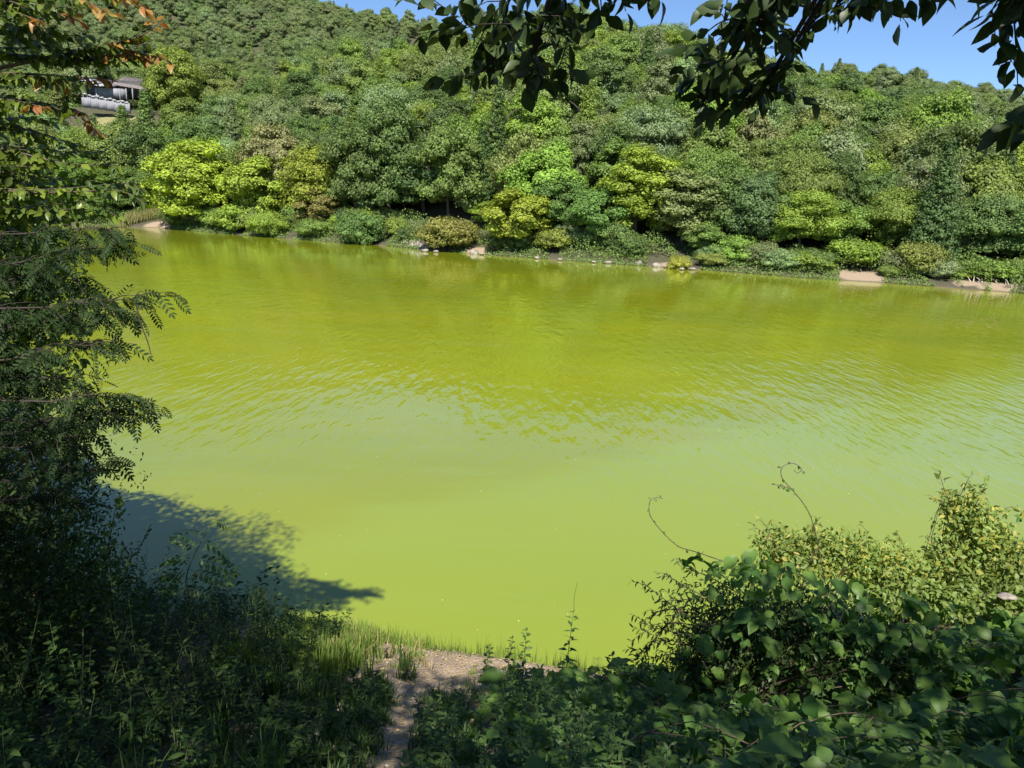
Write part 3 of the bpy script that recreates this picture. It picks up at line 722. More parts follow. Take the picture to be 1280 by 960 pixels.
for q in range(len(labs)):
    if len(labs[q].split()) > 16:
        for w_ in ('medium ', 'mid ', 'small ', 'bushy ', 'large '): labs[q] = labs[q].replace(w_, '') if len(labs[q].split()) > 16 else labs[q]
        labs[q] = labs[q].replace('far above and far', 'high above and').replace('from left ', 'from left ')
for q, i in enumerate(order):
    jit = (1 + rng.uniform(-0.12, 0.12)) * (1 + rng.uniform(-0.06, 0.06, 3))
    nm = 'conifer' if kinds[i] == 4 else 'shrub' if belt[i] else 'broadleaf_tree'
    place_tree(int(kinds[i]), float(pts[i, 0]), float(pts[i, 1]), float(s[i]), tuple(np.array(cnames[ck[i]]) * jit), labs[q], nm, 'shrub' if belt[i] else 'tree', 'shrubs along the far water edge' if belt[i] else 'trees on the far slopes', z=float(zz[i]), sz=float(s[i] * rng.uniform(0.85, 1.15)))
# the rest of the forest: one object
rest = np.ones(n, bool); rest[order] = False
R_p = np.stack([pts[rest, 0], pts[rest, 1], zz[rest] - 0.1], 1)
me = bpy.data.meshes.new('forest_points'); me.vertices.add(len(R_p)); me.vertices.foreach_set('co', R_p.astype(np.float32).ravel())
def pattr(name, typ, key, vals):
    a = me.attributes.new(name, typ, 'POINT'); a.data.foreach_set(key, np.ascontiguousarray(vals).ravel())
pattr('pick', 'INT', 'value', kinds[rest].astype(np.int32))
pattr('grow', 'FLOAT', 'value', s[rest].astype(np.float32))
pattr('turn', 'FLOAT', 'value', rng.uniform(0, 6.28, rest.sum()).astype(np.float32))
tc_ = np.array(cnames)[ck[rest]]
_Dr = D[rest]; _w = np.clip((_Dr - 200) / 180, 0, 1)[:, None] * 0.65  # distance haze put into the crown tints: far trees fade to grey-green
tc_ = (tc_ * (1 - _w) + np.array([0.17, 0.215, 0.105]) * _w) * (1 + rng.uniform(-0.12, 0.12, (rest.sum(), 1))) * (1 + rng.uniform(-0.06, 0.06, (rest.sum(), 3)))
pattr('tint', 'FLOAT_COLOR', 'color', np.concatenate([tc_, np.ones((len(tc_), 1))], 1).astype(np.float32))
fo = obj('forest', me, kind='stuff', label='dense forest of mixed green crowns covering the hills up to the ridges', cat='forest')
gcol = bpy.data.collections.new('tree_kinds')
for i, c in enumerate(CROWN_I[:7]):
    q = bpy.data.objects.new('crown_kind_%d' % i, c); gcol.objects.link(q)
ng = bpy.data.node_groups.new('scatter_trees', 'GeometryNodeTree')
ng.interface.new_socket('Geometry', in_out='INPUT', socket_type='NodeSocketGeometry'); ng.interface.new_socket('Geometry', in_out='OUTPUT', socket_type='NodeSocketGeometry')
gi = ng.nodes.new('NodeGroupInput'); go = ng.nodes.new('NodeGroupOutput')
m2p = ng.nodes.new('GeometryNodeMeshToPoints'); iop = ng.nodes.new('GeometryNodeInstanceOnPoints'); ci = ng.nodes.new('GeometryNodeCollectionInfo')
ci.inputs['Collection'].default_value = gcol; ci.inputs['Separate Children'].default_value = True; ci.inputs['Reset Children'].default_value = True
def na(name, dt):
    q = ng.nodes.new('GeometryNodeInputNamedAttribute'); q.data_type = dt; q.inputs[0].default_value = name; return q.outputs[0]
lk = ng.links.new
lk(gi.outputs[0], m2p.inputs[0]); lk(m2p.outputs[0], iop.inputs['Points']); lk(ci.outputs[0], iop.inputs['Instance'])
iop.inputs['Pick Instance'].default_value = True
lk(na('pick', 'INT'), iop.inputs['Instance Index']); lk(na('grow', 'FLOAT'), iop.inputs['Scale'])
cx = ng.nodes.new('ShaderNodeCombineXYZ'); lk(na('turn', 'FLOAT'), cx.inputs[2]); lk(cx.outputs[0], iop.inputs['Rotation'])
lk(iop.outputs[0], go.inputs[0])
fo.modifiers.new('scatter', 'NODES').node_group = ng
print('forest trees', n)


# ================================================================== things on the far bank
def ghit(px, py, lo=2.0, hi=60.0):
    d = ray(px, py); d = d / d[1]
    ys = np.linspace(lo, hi, 1200); P = EYE + d * ys[:, None]
    h = np.maximum(height(P[:, 0], P[:, 1]), -0.05)
    k = np.argmax(P[:, 2] <= h)
    return P[k]

# house above the trees on the left: long dark roof, side hall, retaining wall, white railing
hx, hy = HOUSE[0], HOUSE[1]; hz0 = Wd(140, 138, hy)[2]
u = hy / FPX * 1.03                         # metres per photo pixel there
def hpt(px, py, dy=0.0): return Wd(px, py, hy + dy)
h = thing('farm_house', (hx, hy, hz0), 'low dark-walled farm house under a long brown-grey roof, high on the left slope', 'house')
H0 = np.array([hx, hy, hz0])
def hbox(name, a, b, z0, z1, dy, depth, mat, rz=0.0, tilt=0.0):
    """block whose front spans photo columns a..b at the house's distance"""
    pa, pb = hpt(a[0], a[1], dy), hpt(b[0], b[1], dy)
    c = (pa + pb) / 2 - H0; ln = np.linalg.norm(pb - pa); ang = math.atan2(pb[2] - pa[2], pb[0] - pa[0])
    q = MB(); q.box((0, 0, 0), (ln, depth, (z1 - z0)))
    o = obj(name, q.mesh(name, mat), h, c + np.array([0, depth / 2, (z0 + z1) / 2])); o.rotation_euler = (tilt, -ang * 0.0, rz); return o
hbox('wall', (120, 118), (196, 118), -0.6, 3.4, 4, 6, M_dark)
hbox('wall', (104, 118), (140, 118), -0.6, 2.6, 1, 5, M_dark)
# corrugated roof built of sheets
for i in range(12):
    x0 = 144 + i * 5.2
    q = MB(); ww = 5.1 * u
    for j in range(4):
        q.box(((j - 1.5) * ww / 4, 0, 0.03 * (j % 2)), (ww / 4 - 0.02, 7.5, 0.06))
    o = obj('roof_sheet', q.mesh('roof_sheet', M_roof), h, hpt(x0, 105 + i * 0.85, 3) - H0 + np.array([0, 2.5, 1.2])); o.rotation_euler = (0.42, 0.04, 0)
for i, (x0, y0) in enumerate([(103, 97), (111, 100), (119, 103), (128, 106), (136, 107)]):
    q = MB(); q.box((0, 0, 0), (8.2 * u, 4, 0.12)); o = obj('awning', q.mesh('awning', M_white), h, hpt(x0, y0, 0) - H0); o.rotation_euler = (0.22 + 0.05 * (i % 2), 0.10, 0)
for x0 in (121, 150, 158, 166, 176):
    q = MB(); q.box((0, 0, 0), (0.25, 0.25, 3.2)); obj('post', q.mesh('post', M_white if x0 == 121 else M_conc), h, hpt(x0, 119, 0) - H0)
q = MB(); q.box((0, 0, 0), (7, 3, 2.2)); obj('side_hall', q.mesh('side_hall', M_conc), h, hpt(140, 117, 1.6) - H0)
wl = thing('retaining_wall', hpt(135, 133, -4), 'grey concrete retaining wall in panels below the farm house', 'wall')
for i in range(6):
    q = MB(); q.box((0, 0, 0), (9.6 * u, 0.4, 2.3)); q.box((4.7 * u, -0.1, 0), (0.25, 0.5, 2.4))
    obj('panel', q.mesh('panel', M_conc), wl, hpt(108 + i * 9.8, 128 + i * 1.5, -4) - hpt(135, 133, -4))
rl = thing('railing', hpt(135, 122, -4.2), 'white broken railing running along the top of the retaining wall', 'railing')
for i in range(11):
    q = MB(); q.box((0, 0, 0), (4.4 * u, 0.25, 0.42)); o = obj('rail', q.mesh('rail', M_white), rl, hpt(106 + i * 5.2, 117.5 + i * 1.0 + (i % 3) * 0.7, -4.2) - hpt(135, 122, -4.2)); o.rotation_euler = (0.3, 0.12 * (1 if i % 2 else -0.6), 0)
    q = MB(); q.box((0, 0, 0), (0.12, 0.12, 1.2)); obj('rail_post', q.mesh('rail_post', M_white), rl, hpt(104 + i * 5.2, 120 + i * 1.1, -4.1) - hpt(135, 122, -4.2))
# rocks on the far water edge
def rock_mesh(name, seed, mat=M_rock):
    r = np.random.default_rng(seed); v, f = ICO
    # subdivide once
    mid = {}; V = list(v); F = []
    def m_(a, b):
        k = (min(a, b), max(a, b))
        if k not in mid: mid[k] = len(V); V.append((V[a] + V[b]) / 2 * 1.08)
        return mid[k]
    for a, b, c in f:
        x, y, z = m_(a, b), m_(b, c), m_(c, a); F += [[a, x, z], [x, b, y], [z, y, c], [x, y, z]]
    V = np.array(V); V = V * (1 + 0.16 * r.standard_normal((len(V), 1))); V[:, 2] *= 0.7
    for _ in range(5):
        n_ = norm(r.standard_normal(3)); dd = V @ n_; V = V - np.clip(dd - 0.72, 0, None)[:, None] * n_
    return mesh_from(name, V, np.array(F), mat)
ROCKM = [rock_mesh('rock', 900 + i) for i in range(5)]
ROCKS = [(531, 315, 9, 1.0, 'pale rock at the tip of the tan spur, left end'), (545, 316, 8, .8, 'pale rock under the orange-tinged shrub'), (592, 318, 12, 1.3, 'bare tan boulder between the orange-tinged shrub and the yellow bushy tree'),
         (602, 319, 7, .7, 'small tan rock just right of the bare tan boulder'), (671, 324, 8, .9, 'brown rock at the water right of the yellow bushy tree'), (760, 330, 9, 1.0, 'shaded grey rock at the foot of the lime-coloured tree'),
         (798, 332, 12, 1.2, 'shaded grey boulder at the water, left of the pale rocks'), (820, 334, 13, 1.1, 'leftmost and largest of the pale tan rocks'), (833, 335, 10, .8, 'middle one of the pale tan rocks'),
         (852, 338, 8, .7, 'low pale rock in front of the tiny yellow-green shrub'), (865, 338, 9, .8, 'rightmost of the pale tan rocks'), (700, 326, 8, .8, 'dark rock in the shade under the green trees, centre'), (742, 329, 7, .7, 'small rock in deep shade left of the lime-coloured tree')]
for i, (px, py, wpx, hh, lb) in enumerate(ROCKS):
    b = Wz(px, py); dist = b[1] + 0.5; p_ = np.array([b[0] * dist / b[1], dist, 0.15]); sc_ = wpx / FPX * dist / 2 * 1.1
    o = obj('rock', ROCKM[i % 5], None, p_, lb, 'rock', 'rocks on the far water edge'); o.scale = (sc_, sc_ * 0.8, sc_ * 0.8 * hh); o.rotation_euler = (0, 0, i * 1.3)
# shaded ledge
q = MB()
for i in range(15):
    a = Wz(485 + i * 3.4, 306.5 + i * 0.45); a = a + np.array([0, 1.2, 0]); hgt_ = rng.uniform(1.3, 1.9)
    v = ROCKM[i % 5]; co = np.zeros(len(v.vertices) * 3); v.vertices.foreach_get('co', co); co = co.reshape(-1, 3) * np.array([0.5, 0.7, hgt_]) + a
    fi = np.zeros(len(v.polygons) * 3, int); v.loops.foreach_get('vertex_index', fi); q.add(co, fi.reshape(-1, 3))
obj('rock_ledge', q.mesh('rock_ledge', M_rock), None, (0, 0, 0), 'long shaded grey rock ledge rising from the water under the large dark tree', 'rock ledge')

# driftwood and bared roots
DR = [(1062, 348, 3), (1071, 347, 2), (1080, 350, 2), (1090, 351, 1), (1222, 361, 3), (1232, 362, 2), (1240, 363, 3), (1262, 364, 3), (1272, 366, 2), (1252, 362, 2)]
DRL = ['bleached branch on the bare tan bank, leftmost', 'bleached forked branch on the bare tan bank, second from left', 'short bleached branch low on the bare tan bank', 'thin bleached stick at the right end of the bare tan bank',
       'dark driftwood tangle under the wide bright green shrub, left end', 'long driftwood branch under the wide bright green shrub', 'forked driftwood leaning to the water right of the wide bright shrub', 'pale root reaching down to the water near the right edge', 'pale root at the very right edge of the far bank', 'short grey branch between the driftwood and the pale roots']
for i, ((px, py, nb), lb) in enumerate(zip(DR, DRL)):
    b = Wz(px, py); b = b + np.array([0, 1.0, 0.25]); q = MB()
    for k in range(nb):
        e = np.array([rng.uniform(-1.4, 1.4), rng.uniform(0, 0.9), rng.uniform(0.3, 1.1)])
        q.tube(curve_pts((rng.uniform(-.2, .2), 0, -0.3), e, 0.1, 6, 0.08), 0.10, 0.03, 5)
    obj('driftwood', q.mesh('driftwood', M_drift, True), None, b, lb, 'driftwood', 'driftwood on the far bank')

# reeds on the far left bank, and low plants hanging over the whole far water edge
fr = Foliage()
for i in range(2600):
    px = rng.uniform(148, 216); b = Wz(px, 283.5); bk = rng.uniform(0.2, 5.0); x, y = b[0] + rng.normal(0, 0.4), b[1] + bk
    fr.add([x, y, float(height(x, y))], norm(np.array([rng.normal(0, 0.2), rng.normal(0, 0.2), 1.0])), rdir(1)[0], rng.uniform(1.0, 2.3))
fr.finish(None, [card(0.05, 0.0)], M_reed, 0, mass_name='reeds')['label'] = 'straw-coloured reed bed on the far bank at left'
M_cover = leaf_mat('bank_leaf', (0.11, 0.19, 0.05), (0.20, 0.27, 0.07), 0.3)
def low_cover(name, n, label):
    xs = rng.uniform(-175, 85, n); yy = yfar(xs)
    az_ = np.arctan2(xs, yy); D_ = np.hypot(xs, yy)
    pos, D2, NN, S_ = [], [], [], []
    clump = wob(xs, yy * 0, 9, 6, 2)
    hgt_ = np.clip(0.75 + 1.3 * clump, 0.0, 2.2)
    bk = rng.uniform(-0.5, 7.0, n); u_ = rng.random(n) ** 0.6
    y = yy + bk; z = height(xs, y) + u_ * hgt_ * np.clip(bk / 1.5, 0.3, 2.2) * 1.3; z = np.maximum(z, 0.03 + rng.random(n) * 0.25)
    keep = (hgt_ > 0.08)
    for a, bb in ((1050, 1104), (810, 876), (583, 606), (1205, 1230), (1240, 1262), (525, 548), (150, 214)):    # the bare places
        pxx = proj(np.stack([xs, y, z], 1))[0]; keep &= ~((pxx > a) & (pxx < bb) & (bk < 3.0))
    P_ = np.stack([xs, y, z], 1)[keep]; k = len(P_)
    me = mesh_from(name, *[q for q in batch(T_cardw[0] - np.array([0.5, 0, 0]), T_cardw[1], P_, frame(rdir(k), norm(rdir(k) * 0.8 + np.array([0, -0.3, 0.9]))), rng.uniform(0.12, 0.30, k))], M_cover)
    o = obj(name, me, kind='stuff', label=label)
low_cover('bank_cover', 110000, 'low green plants covering the far bank between the shrubs')

# ================================================================== near bank
def nz_(x, y): return float(height(x, y))

# ---- cherry tree that shades the viewer, its leafy twigs hang into the top of the picture
CH = np.array([2.4, -3.2, nz_(2.4, -3.2)])
cherry = thing('cherry_tree', CH, 'shade tree whose dark serrated leaves hang down into the top of the picture', 'tree')
b = MB(); b.tube(poly_pts([(0, 0, -0.4), (0.1, 0.1, 1.2), (-0.1, 0.5, 2.6), (-0.5, 1.0, 3.8)], 12), 0.26, 0.16, 12, 0.02)
obj('trunk', b.mesh('trunk', M_bark, True), cherry)
cf = Foliage(); cb = MB()
M_twig_d = rough_mat('dark_twig_bark', (0.025, 0.018, 0.014), (0.05, 0.035, 0.028), 20, 0.85, 0.3)
limbs = [[(-0.3, 0.8, 3.2), (-1.2, 2.2, 4.2), (-2.2, 4.0, 4.7)], [(-0.3, 0.8, 3.2), (-0.6, 3.0, 4.4), (-1.6, 5.0, 4.2)], [(-0.2, 0.6, 2.9), (1.2, 2.5, 4.0), (0.6, 5.0, 4.1)], [(-0.4, 0.9, 3.4), (-3, 1.5, 5.0), (-6.5, 2.2, 5.4)], [(-0.2, 0.6, 2.9), (3, 1.6, 4.6), (5.5, 3.0, 4.8)], [(-0.5, 1.0, 3.6), (-1, -1, 5.4), (-2.4, -3, 6.2)], [(-0.5, 1.0, 3.6), (1.5, -1, 5.2), (3.4, -2.4, 6.0)]]
for l in limbs: cb.tube(poly_pts(np.array(l) + CH, 12), 0.10, 0.03, 7, 0.03)
def twig_leaves(fol, pts, spacing, size, temp=None, hang=0.7, spread=0.6, mat=0, skip=0.1, stem_mb=None, r0=0.006, r1=0.002, jit=0.25, rnd=0.35):
    """leaves alternately along a twig, drooping"""
    pts = np.asarray(pts); seg = np.linalg.norm(np.diff(pts, axis=0), axis=1); cum = np.concatenate([[0], np.cumsum(seg)]); Lg = cum[-1]
    if stem_mb is not None: stem_mb.tube(pts, r0, r1, 5)
    s = np.arange(skip * Lg, Lg, spacing); s = s + rng.uniform(-0.3, 0.3, len(s)) * spacing; s = np.clip(s, 0, Lg)
    if len(s) == 0: return
    P_ = np.stack([np.interp(s, cum, pts[:, i]) for i in range(3)], 1)
    T_ = norm(np.stack([np.interp(s, cum, np.gradient(pts[:, i])) for i in range(3)], 1))
    side = norm(np.cross(T_, np.array([0, 0, 1.0])) + 1e-6) * np.where(np.arange(len(s)) % 2, 1, -1)[:, None]
    d = norm(T_ * 0.6 + side * spread + np.array([0, 0, -hang]) + rng.standard_normal((len(s), 3)) * rnd)
    nn = norm(np.array([0, 0, 1.0]) + rng.standard_normal((len(s), 3)) * (jit + 0.35))
    sz_ = size * rng.uniform(0.7, 1.2, len(s))
    M_ = mat(len(s)) if callable(mat) else mat
    fol.add(P_, d, nn, sz_, temp, M_)
def pxpoly(L_): return poly_pts([Wd(a, b_, d_) for a, b_, d_ in L_], 14)
HANG = [  # twigs given by where they show in the photograph, each at its own distance
 [(720, -90, 2.5), (700, -20, 2.6), (682, 30, 2.65), (664, 72, 2.7), (652, 108, 2.75)],
 [(690, -60, 2.6), (640, -10, 2.7), (610, 30, 2.8), (592, 66, 2.85)],
 [(660, -70, 2.9), (600, -20, 3.0), (575, 5, 3.0), (556, 30, 3.05)],
 [(700, -20, 2.6), (712, 24, 2.6), (706, 62, 2.6), (694, 96, 2.65)],
 [(685, 20, 2.8), (655, 35, 2.8), (628, 56, 2.85), (606, 84, 2.9)],
 [(640, -10, 2.7), (628, 30, 2.8), (622, 64, 2.8), (634, 96, 2.85)],
 [(720, -60, 2.5), (748, -10, 2.6), (752, 20, 2.6)], [(760, -80, 2.5), (776, -20, 2.6), (782, 14, 2.6)], [(770, -60, 2.5), (810, -25, 2.6), (826, -2, 2.6)],
 [(700, -60, 2.4), (668, -20, 2.5), (650, 14, 2.5), (640, 46, 2.5)], [(664, 72, 2.7), (676, 88, 2.7), (690, 104, 2.75)],
 [(1120, -70, 2.6), (1075, -10, 2.7), (1030, 16, 2.8), (1004, 40, 2.8), (982, 74, 2.85), (962, 100, 2.9)],
 [(1004, 40, 2.8), (970, 40, 2.8), (935, 62, 2.85), (905, 92, 2.9), (880, 112, 2.9)],
 [(982, 74, 2.85), (950, 96, 2.9), (925, 118, 2.9), (908, 140, 2.95)],
 [(1000, -60, 2.5), (960, -10, 2.6), (925, 22, 2.7), (896, 52, 2.75)],
 [(960, -10, 2.6), (945, 26, 2.7), (930, 60, 2.7), (915, 96, 2.75)],
 [(925, 22, 2.7), (900, 28, 2.7), (872, 50, 2.75)],
 [(935, 62, 2.85), (900, 70, 2.85), (868, 92, 2.9), (850, 106, 2.9)],
 [(905, 92, 2.9), (895, 116, 2.9), (880, 138, 2.95)],
 [(1030, 16, 2.8), (1008, 4, 2.8), (985, 10, 2.8), (962, 30, 2.8)],
 [(1075, -10, 2.7), (1060, 8, 2.7), (1048, 20, 2.7)], [(1120, -70, 2.6), (1110, -20, 2.7), (1108, 10, 2.7)], [(1130, -60, 2.6), (1080, -30, 2.7), (1040, -12, 2.7), (1000, -6, 2.7)],
 [(1150, -60, 2.6), (1138, -30, 2.7), (1122, -14, 2.7)], [(960, 100, 2.9), (945, 116, 2.9), (932, 130, 2.9)],
 [(1250, -80, 2.2), (1262, -20, 2.3), (1268, 30, 2.35), (1271, 76, 2.4), (1272, 108, 2.4)], [(1262, -20, 2.3), (1244, 6, 2.35), (1236, 22, 2.4)],
 [(1250, -60, 2.3), (1215, -22, 2.4), (1200, -8, 2.4)], [(1300, -40, 2.2), (1290, 0, 2.3), (1282, 30, 2.3)],
 [(1345, 120, 2.0), (1300, 140, 2.1), (1268, 160, 2.2), (1240, 172, 2.25)], [(1340, 150, 2.0), (1300, 160, 2.1), (1270, 178, 2.2)],
]
for k, tw in enumerate(HANG):
    q = pxpoly(tw)
    twig_leaves(cf, q, 0.022, 0.08, None, 0.45, 0.8, 0, 0.05 if k else 0.1, cb, 0.004, 0.0015, 0.6, 0.55)
    for j in range(3):
        s0 = q[rng.integers(3, len(q) - 1)]; e = s0 + np.array([rng.normal(0, 0.11), rng.normal(0, 0.08), rng.uniform(-0.09, 0.07)])
        twig_leaves(cf, curve_pts(s0, e, 0.02, 6, 0.006), 0.022, 0.072, None, 0.4, 0.8, 0, 0.15, cb, 0.0025, 0.001, 0.6, 0.55)
    # link each twig back to the limbs above
    far_end = np.array([CH[0] * 0.3 + q[0][0] * 0.7, 0.2, 9.2]) 
    cb.tube(poly_pts([q[0], (q[0] + far_end) / 2 + np.array([0, 0, 0.2]), far_end], 8), 0.008, 0.02, 5)
# the canopy overhead, out of view: edge and gaps shaped to place the shade
nC = 52000
cx_ = rng.uniform(-7.5, 11, nC); cy_ = rng.uniform(-7.0, 1.4, nC); cz_ = 9.4 + rng.random(nC) * 1.8
edge = 0.8 + 0.5 * np.clip((cx_ - 0.6) / 0.8, 0, 1) + 0.5 * wob(cx_, cx_ * 0, 2.4, 6, 4) - (cz_ - 9.5) * 0.5
hole = np.where((cx_ > 0.3) & (cx_ < 4.5) & (cy_ < -1.5), 0.22, 0.0) + wob(cx_, cy_, 1.1, 6, 7) + 0.35 * wob(cx_, cy_, 0.5, 5, 2)
kp = (cy_ < edge) & (hole < 0.62) & ~((np.hypot((cx_ - 2.5) / 0.7, (cy_ + 0.55) / 0.5) < 1) & (rng.random(nC) < 0.75))
cP = np.stack([cx_, cy_, cz_], 1)[kp]; k = len(cP)
cf.add(cP, norm(rdir(k) + np.array([0, 0, -0.3])), norm(rdir(k) * 0.7 + np.array([0, 0, 1.0])), rng.uniform(0.10, 0.17, k), rng.integers(0, 3, k))
T_canopy = T_cherry
cf.finish(cherry, T_canopy, M_cherry, 300, 12)
o = obj('branches', cb.mesh('branches', M_twig_d, True), cherry, -CH)

# ---- broad-leaved tree at the left, lit reddish tips
LT = np.array([-6.6, 5.6, nz_(-6.6, 5.6)])
left = thing('broadleaf_tree', LT, 'near tree at the left edge with lit oval leaves and reddish young tips on top', 'tree')
b = MB(); b.tube(poly_pts([(0, 0, -0.3), (0.1, 0, 1.5), (0, 0.1, 3.5), (0.2, 0, 5.5), (0.1, 0.2, 8)], 14), 0.20, 0.06, 10, 0.02)
obj('trunk', b.mesh('trunk', M_bark, True), left)
lf_, lb_ = Foliage(), MB()
def redtip(n): 
    m_ = np.zeros(n, int); m_[int(n * 0.78):] = 1; return m_
TIPS = [[(-60, 60, 5.4), (60, 72, 5.3), (130, 74, 5.2), (180, 68, 5.2), (214, 78, 5.2)], [(60, 72, 5.3), (110, 62, 5.2), (160, 52, 5.2), (184, 40, 5.2), (203, 25, 5.2)],
        [(-40, -30, 5.0), (40, -20, 5.0), (110, -14, 5.0), (160, 0, 5.0), (184, 12, 5.0)], [(-30, -10, 5.0), (30, 10, 5.0), (75, 18, 5.0), (100, 26, 5.0)],
        [(-60, 90, 5.4), (30, 92, 5.3), (90, 96, 5.3), (142, 100, 5.3)], [(-50, 120, 5.5), (20, 124, 5.4), (70, 132, 5.4), (104, 142, 5.4), (122, 166, 5.4)],
        [(-50, 30, 5.2), (20, 36, 5.2), (70, 44, 5.2), (112, 44, 5.2)], [(-50, 60, 5.6), (10, 60, 5.5), (50, 60, 5.5), (78, 64, 5.5)], [(-50, 180, 5.6), (20, 190, 5.5), (80, 204, 5.5), (146, 206, 5.5)],
        [(-60, 230, 5.6), (20, 240, 5.5), (90, 240, 5.5), (150, 238, 5.5), (182, 256, 5.5)], [(-60, 160, 5.6), (10, 158, 5.5), (60, 170, 5.5), (96, 180, 5.5)], [(-60, 210, 5.7), (0, 215, 5.6), (60, 222, 5.6), (120, 226, 5.6)],
        [(-60, 255, 5.7), (0, 262, 5.6), (50, 265, 5.6), (110, 262, 5.6), (150, 270, 5.6)], [(-60, 0, 5.4), (0, 8, 5.3), (40, 20, 5.3), (70, 40, 5.3)], [(-60, -60, 5.0), (0, -40, 5.0), (60, -30, 5.0)]]
for k, tw in enumerate(TIPS):
    q = pxpoly(tw)
    for e in range(4):
        off = np.array([rng.normal(0, 0.03), rng.normal(0, 0.14), rng.normal(0, 0.07)]) if e else np.zeros(3)
        t0 = np.linspace(0, 1, len(q))[:, None]
        qq = q + off * t0 * 1.2
        qq = qq[:max(5, int(len(qq) * (1 if e == 0 else rng.uniform(0.6, 0.95))))]
        twig_leaves(lf_, qq, 0.022, 0.085, None, 0.35, 0.8, redtip if (k in (0, 1, 2, 3, 4, 5) and e < 2) else 0, 0.05, lb_, 0.009 if e == 0 else 0.004, 0.002, 0.45)
    lb_.tube(curve_pts(q[0], LT + np.array([0.1, 0, q[0][2] - LT[2] - 0.9]), 0.1, 6, 0.03), 0.012, 0.03, 5)
def blob_leaves(fol, c, r, n, size, shell=0.45, mat=0, up=0.6):
    u_ = rdir(n); rr_ = (1 - shell * rng.random(n) ** 1.5)[:, None]
    lump = (1 + 0.22 * np.sin(u_[:, 0] * 6 + c[0]) * np.cos(u_[:, 2] * 5 + c[1]))[:, None]
    P_ = np.array(c) + u_ * rr_ * lump * np.array(r)
    fol.add(P_, norm(rdir(n) + np.array([0, 0, -0.4])), norm(u_ * 0.5 + rdir(n) * 0.6 + np.array([0, 0, up])), size * rng.uniform(0.7, 1.25, n), None, mat)
for c, r, n_ in [((-4.6, 5.7, 7.0), (0.9, 1.0, 0.9), 2000), ((-4.7, 5.9, 6.0), (1.0, 1.1, 0.8), 2400), ((-5.3, 5.6, 7.2), (1.2, 1.3, 1.1), 3400), ((-6.4, 6.2, 7.9), (1.9, 1.9, 1.4), 7000), ((-6.2, 5.0, 8.6), (1.4, 1.5, 1.0), 6000), ((-5.3, 6.4, 6.2), (1.2, 1.4, 1.0), 4500), ((-8.0, 6.6, 8.2), (1.8, 1.8, 1.3), 6000), ((-5.3, 4.6, 7.7), (1.0, 1.1, 1.0), 3500), ((-6.2, 4.4, 8.6), (0.9, 1.0, 0.8), 2600)]:
    blob_leaves(lf_, c, r, n_, 0.095, 0.6)
lf_.finish(left, T_oak, [M_oak, M_red], 300, 8)
obj('branches', lb_.mesh('branches', M_twig, True), left, -LT)

# more trees in the row along the left bank, out of view to the left: they throw the shadow on the water
for i, (x, y, s_, lb) in enumerate([(-9.6, 8.0, 0.72, 'green bank tree behind the near left tree, mostly outside the picture'), (-13.2, 10.6, 0.78, 'bank tree beyond the left edge whose shadow falls on the water'), (-17.5, 14.0, 0.85, 'farthest tree of the left bank row, outside the picture')]):
    place_tree([0, 5, 1][i], x, y, s_, DRK, lb, 'broadleaf_tree', 'tree', 'trees in a row along the left bank', z=nz_(x, y))

# ---- locust tree: feathery branches over the water at left
LO = np.array([-5.7, 4.7, nz_(-5.7, 4.7)])
loc_t = thing('locust_tree', LO, 'dark feathery-leaved tree reaching over the water at left, below the reddish tips', 'tree')
b = MB(); b.tube(poly_pts([(0, 0, -0.3), (0.1, 0.05, 1.2), (0.25, 0.1, 2.6), (0.2, 0.2, 4.0)], 12), 0.13, 0.05, 9, 0.02)
obj('trunk', b.mesh('trunk', M_bark, True), loc_t)
of, ob = Foliage(), MB()
M_twig_d = rough_mat('dark_twig_bark', (0.025, 0.018, 0.014), (0.05, 0.035, 0.028), 20, 0.85, 0.3)
BR = [([(-80, 345, 5.0), (20, 336, 5.0), (90, 320, 5.0), (150, 318, 5.0)], 0.32, 0.5), ([(-80, 300, 5.2), (20, 292, 5.1), (80, 284, 5.0), (140, 290, 5.0)], 0.22, 0.5),
      ([(-60, 388, 4.8), (30, 384, 4.8), (110, 378, 4.8), (182, 368, 4.8)], 0.30, 0.6), ([(-80, 470, 4.7), (20, 448, 4.7), (80, 432, 4.7), (140, 430, 4.7)], 0.34, 0.6),
      ([(-60, 500, 4.6), (40, 500, 4.6), (100, 490, 4.6), (152, 500, 4.6)], 0.26, 0.5), ([(20, 540, 4.6), (70, 522, 4.6), (110, 516, 4.6), (156, 503, 4.6)], 0.20, 0.5),
      ([(-60, 420, 4.9), (30, 410, 4.9), (90, 400, 4.9), (150, 396, 4.9)], 0.26, 0.6), ([(-60, 560, 4.6), (20, 560, 4.6), (70, 556, 4.6), (100, 566, 4.6)], 0.26, 0.5),
      ([(-60, 610, 4.5), (20, 600, 4.5), (80, 586, 4.5), (130, 590, 4.5)], 0.22, 0.4), ([(-60, 360, 5.4), (10, 360, 5.3), (60, 350, 5.3), (110, 352, 5.3)], 0.3, 0.5), ([(-60, 460, 5.2), (0, 470, 5.2), (50, 470, 5.2), (100, 468, 5.2)], 0.3, 0.5),
      ([(-60, 520, 5.0), (0, 530, 5.0), (50, 536, 5.0), (84, 548, 5.0)], 0.3, 0.5), ([(-60, 640, 4.8), (10, 630, 4.8), (60, 626, 4.8), (100, 640, 4.8)], 0.25, 0.4)]
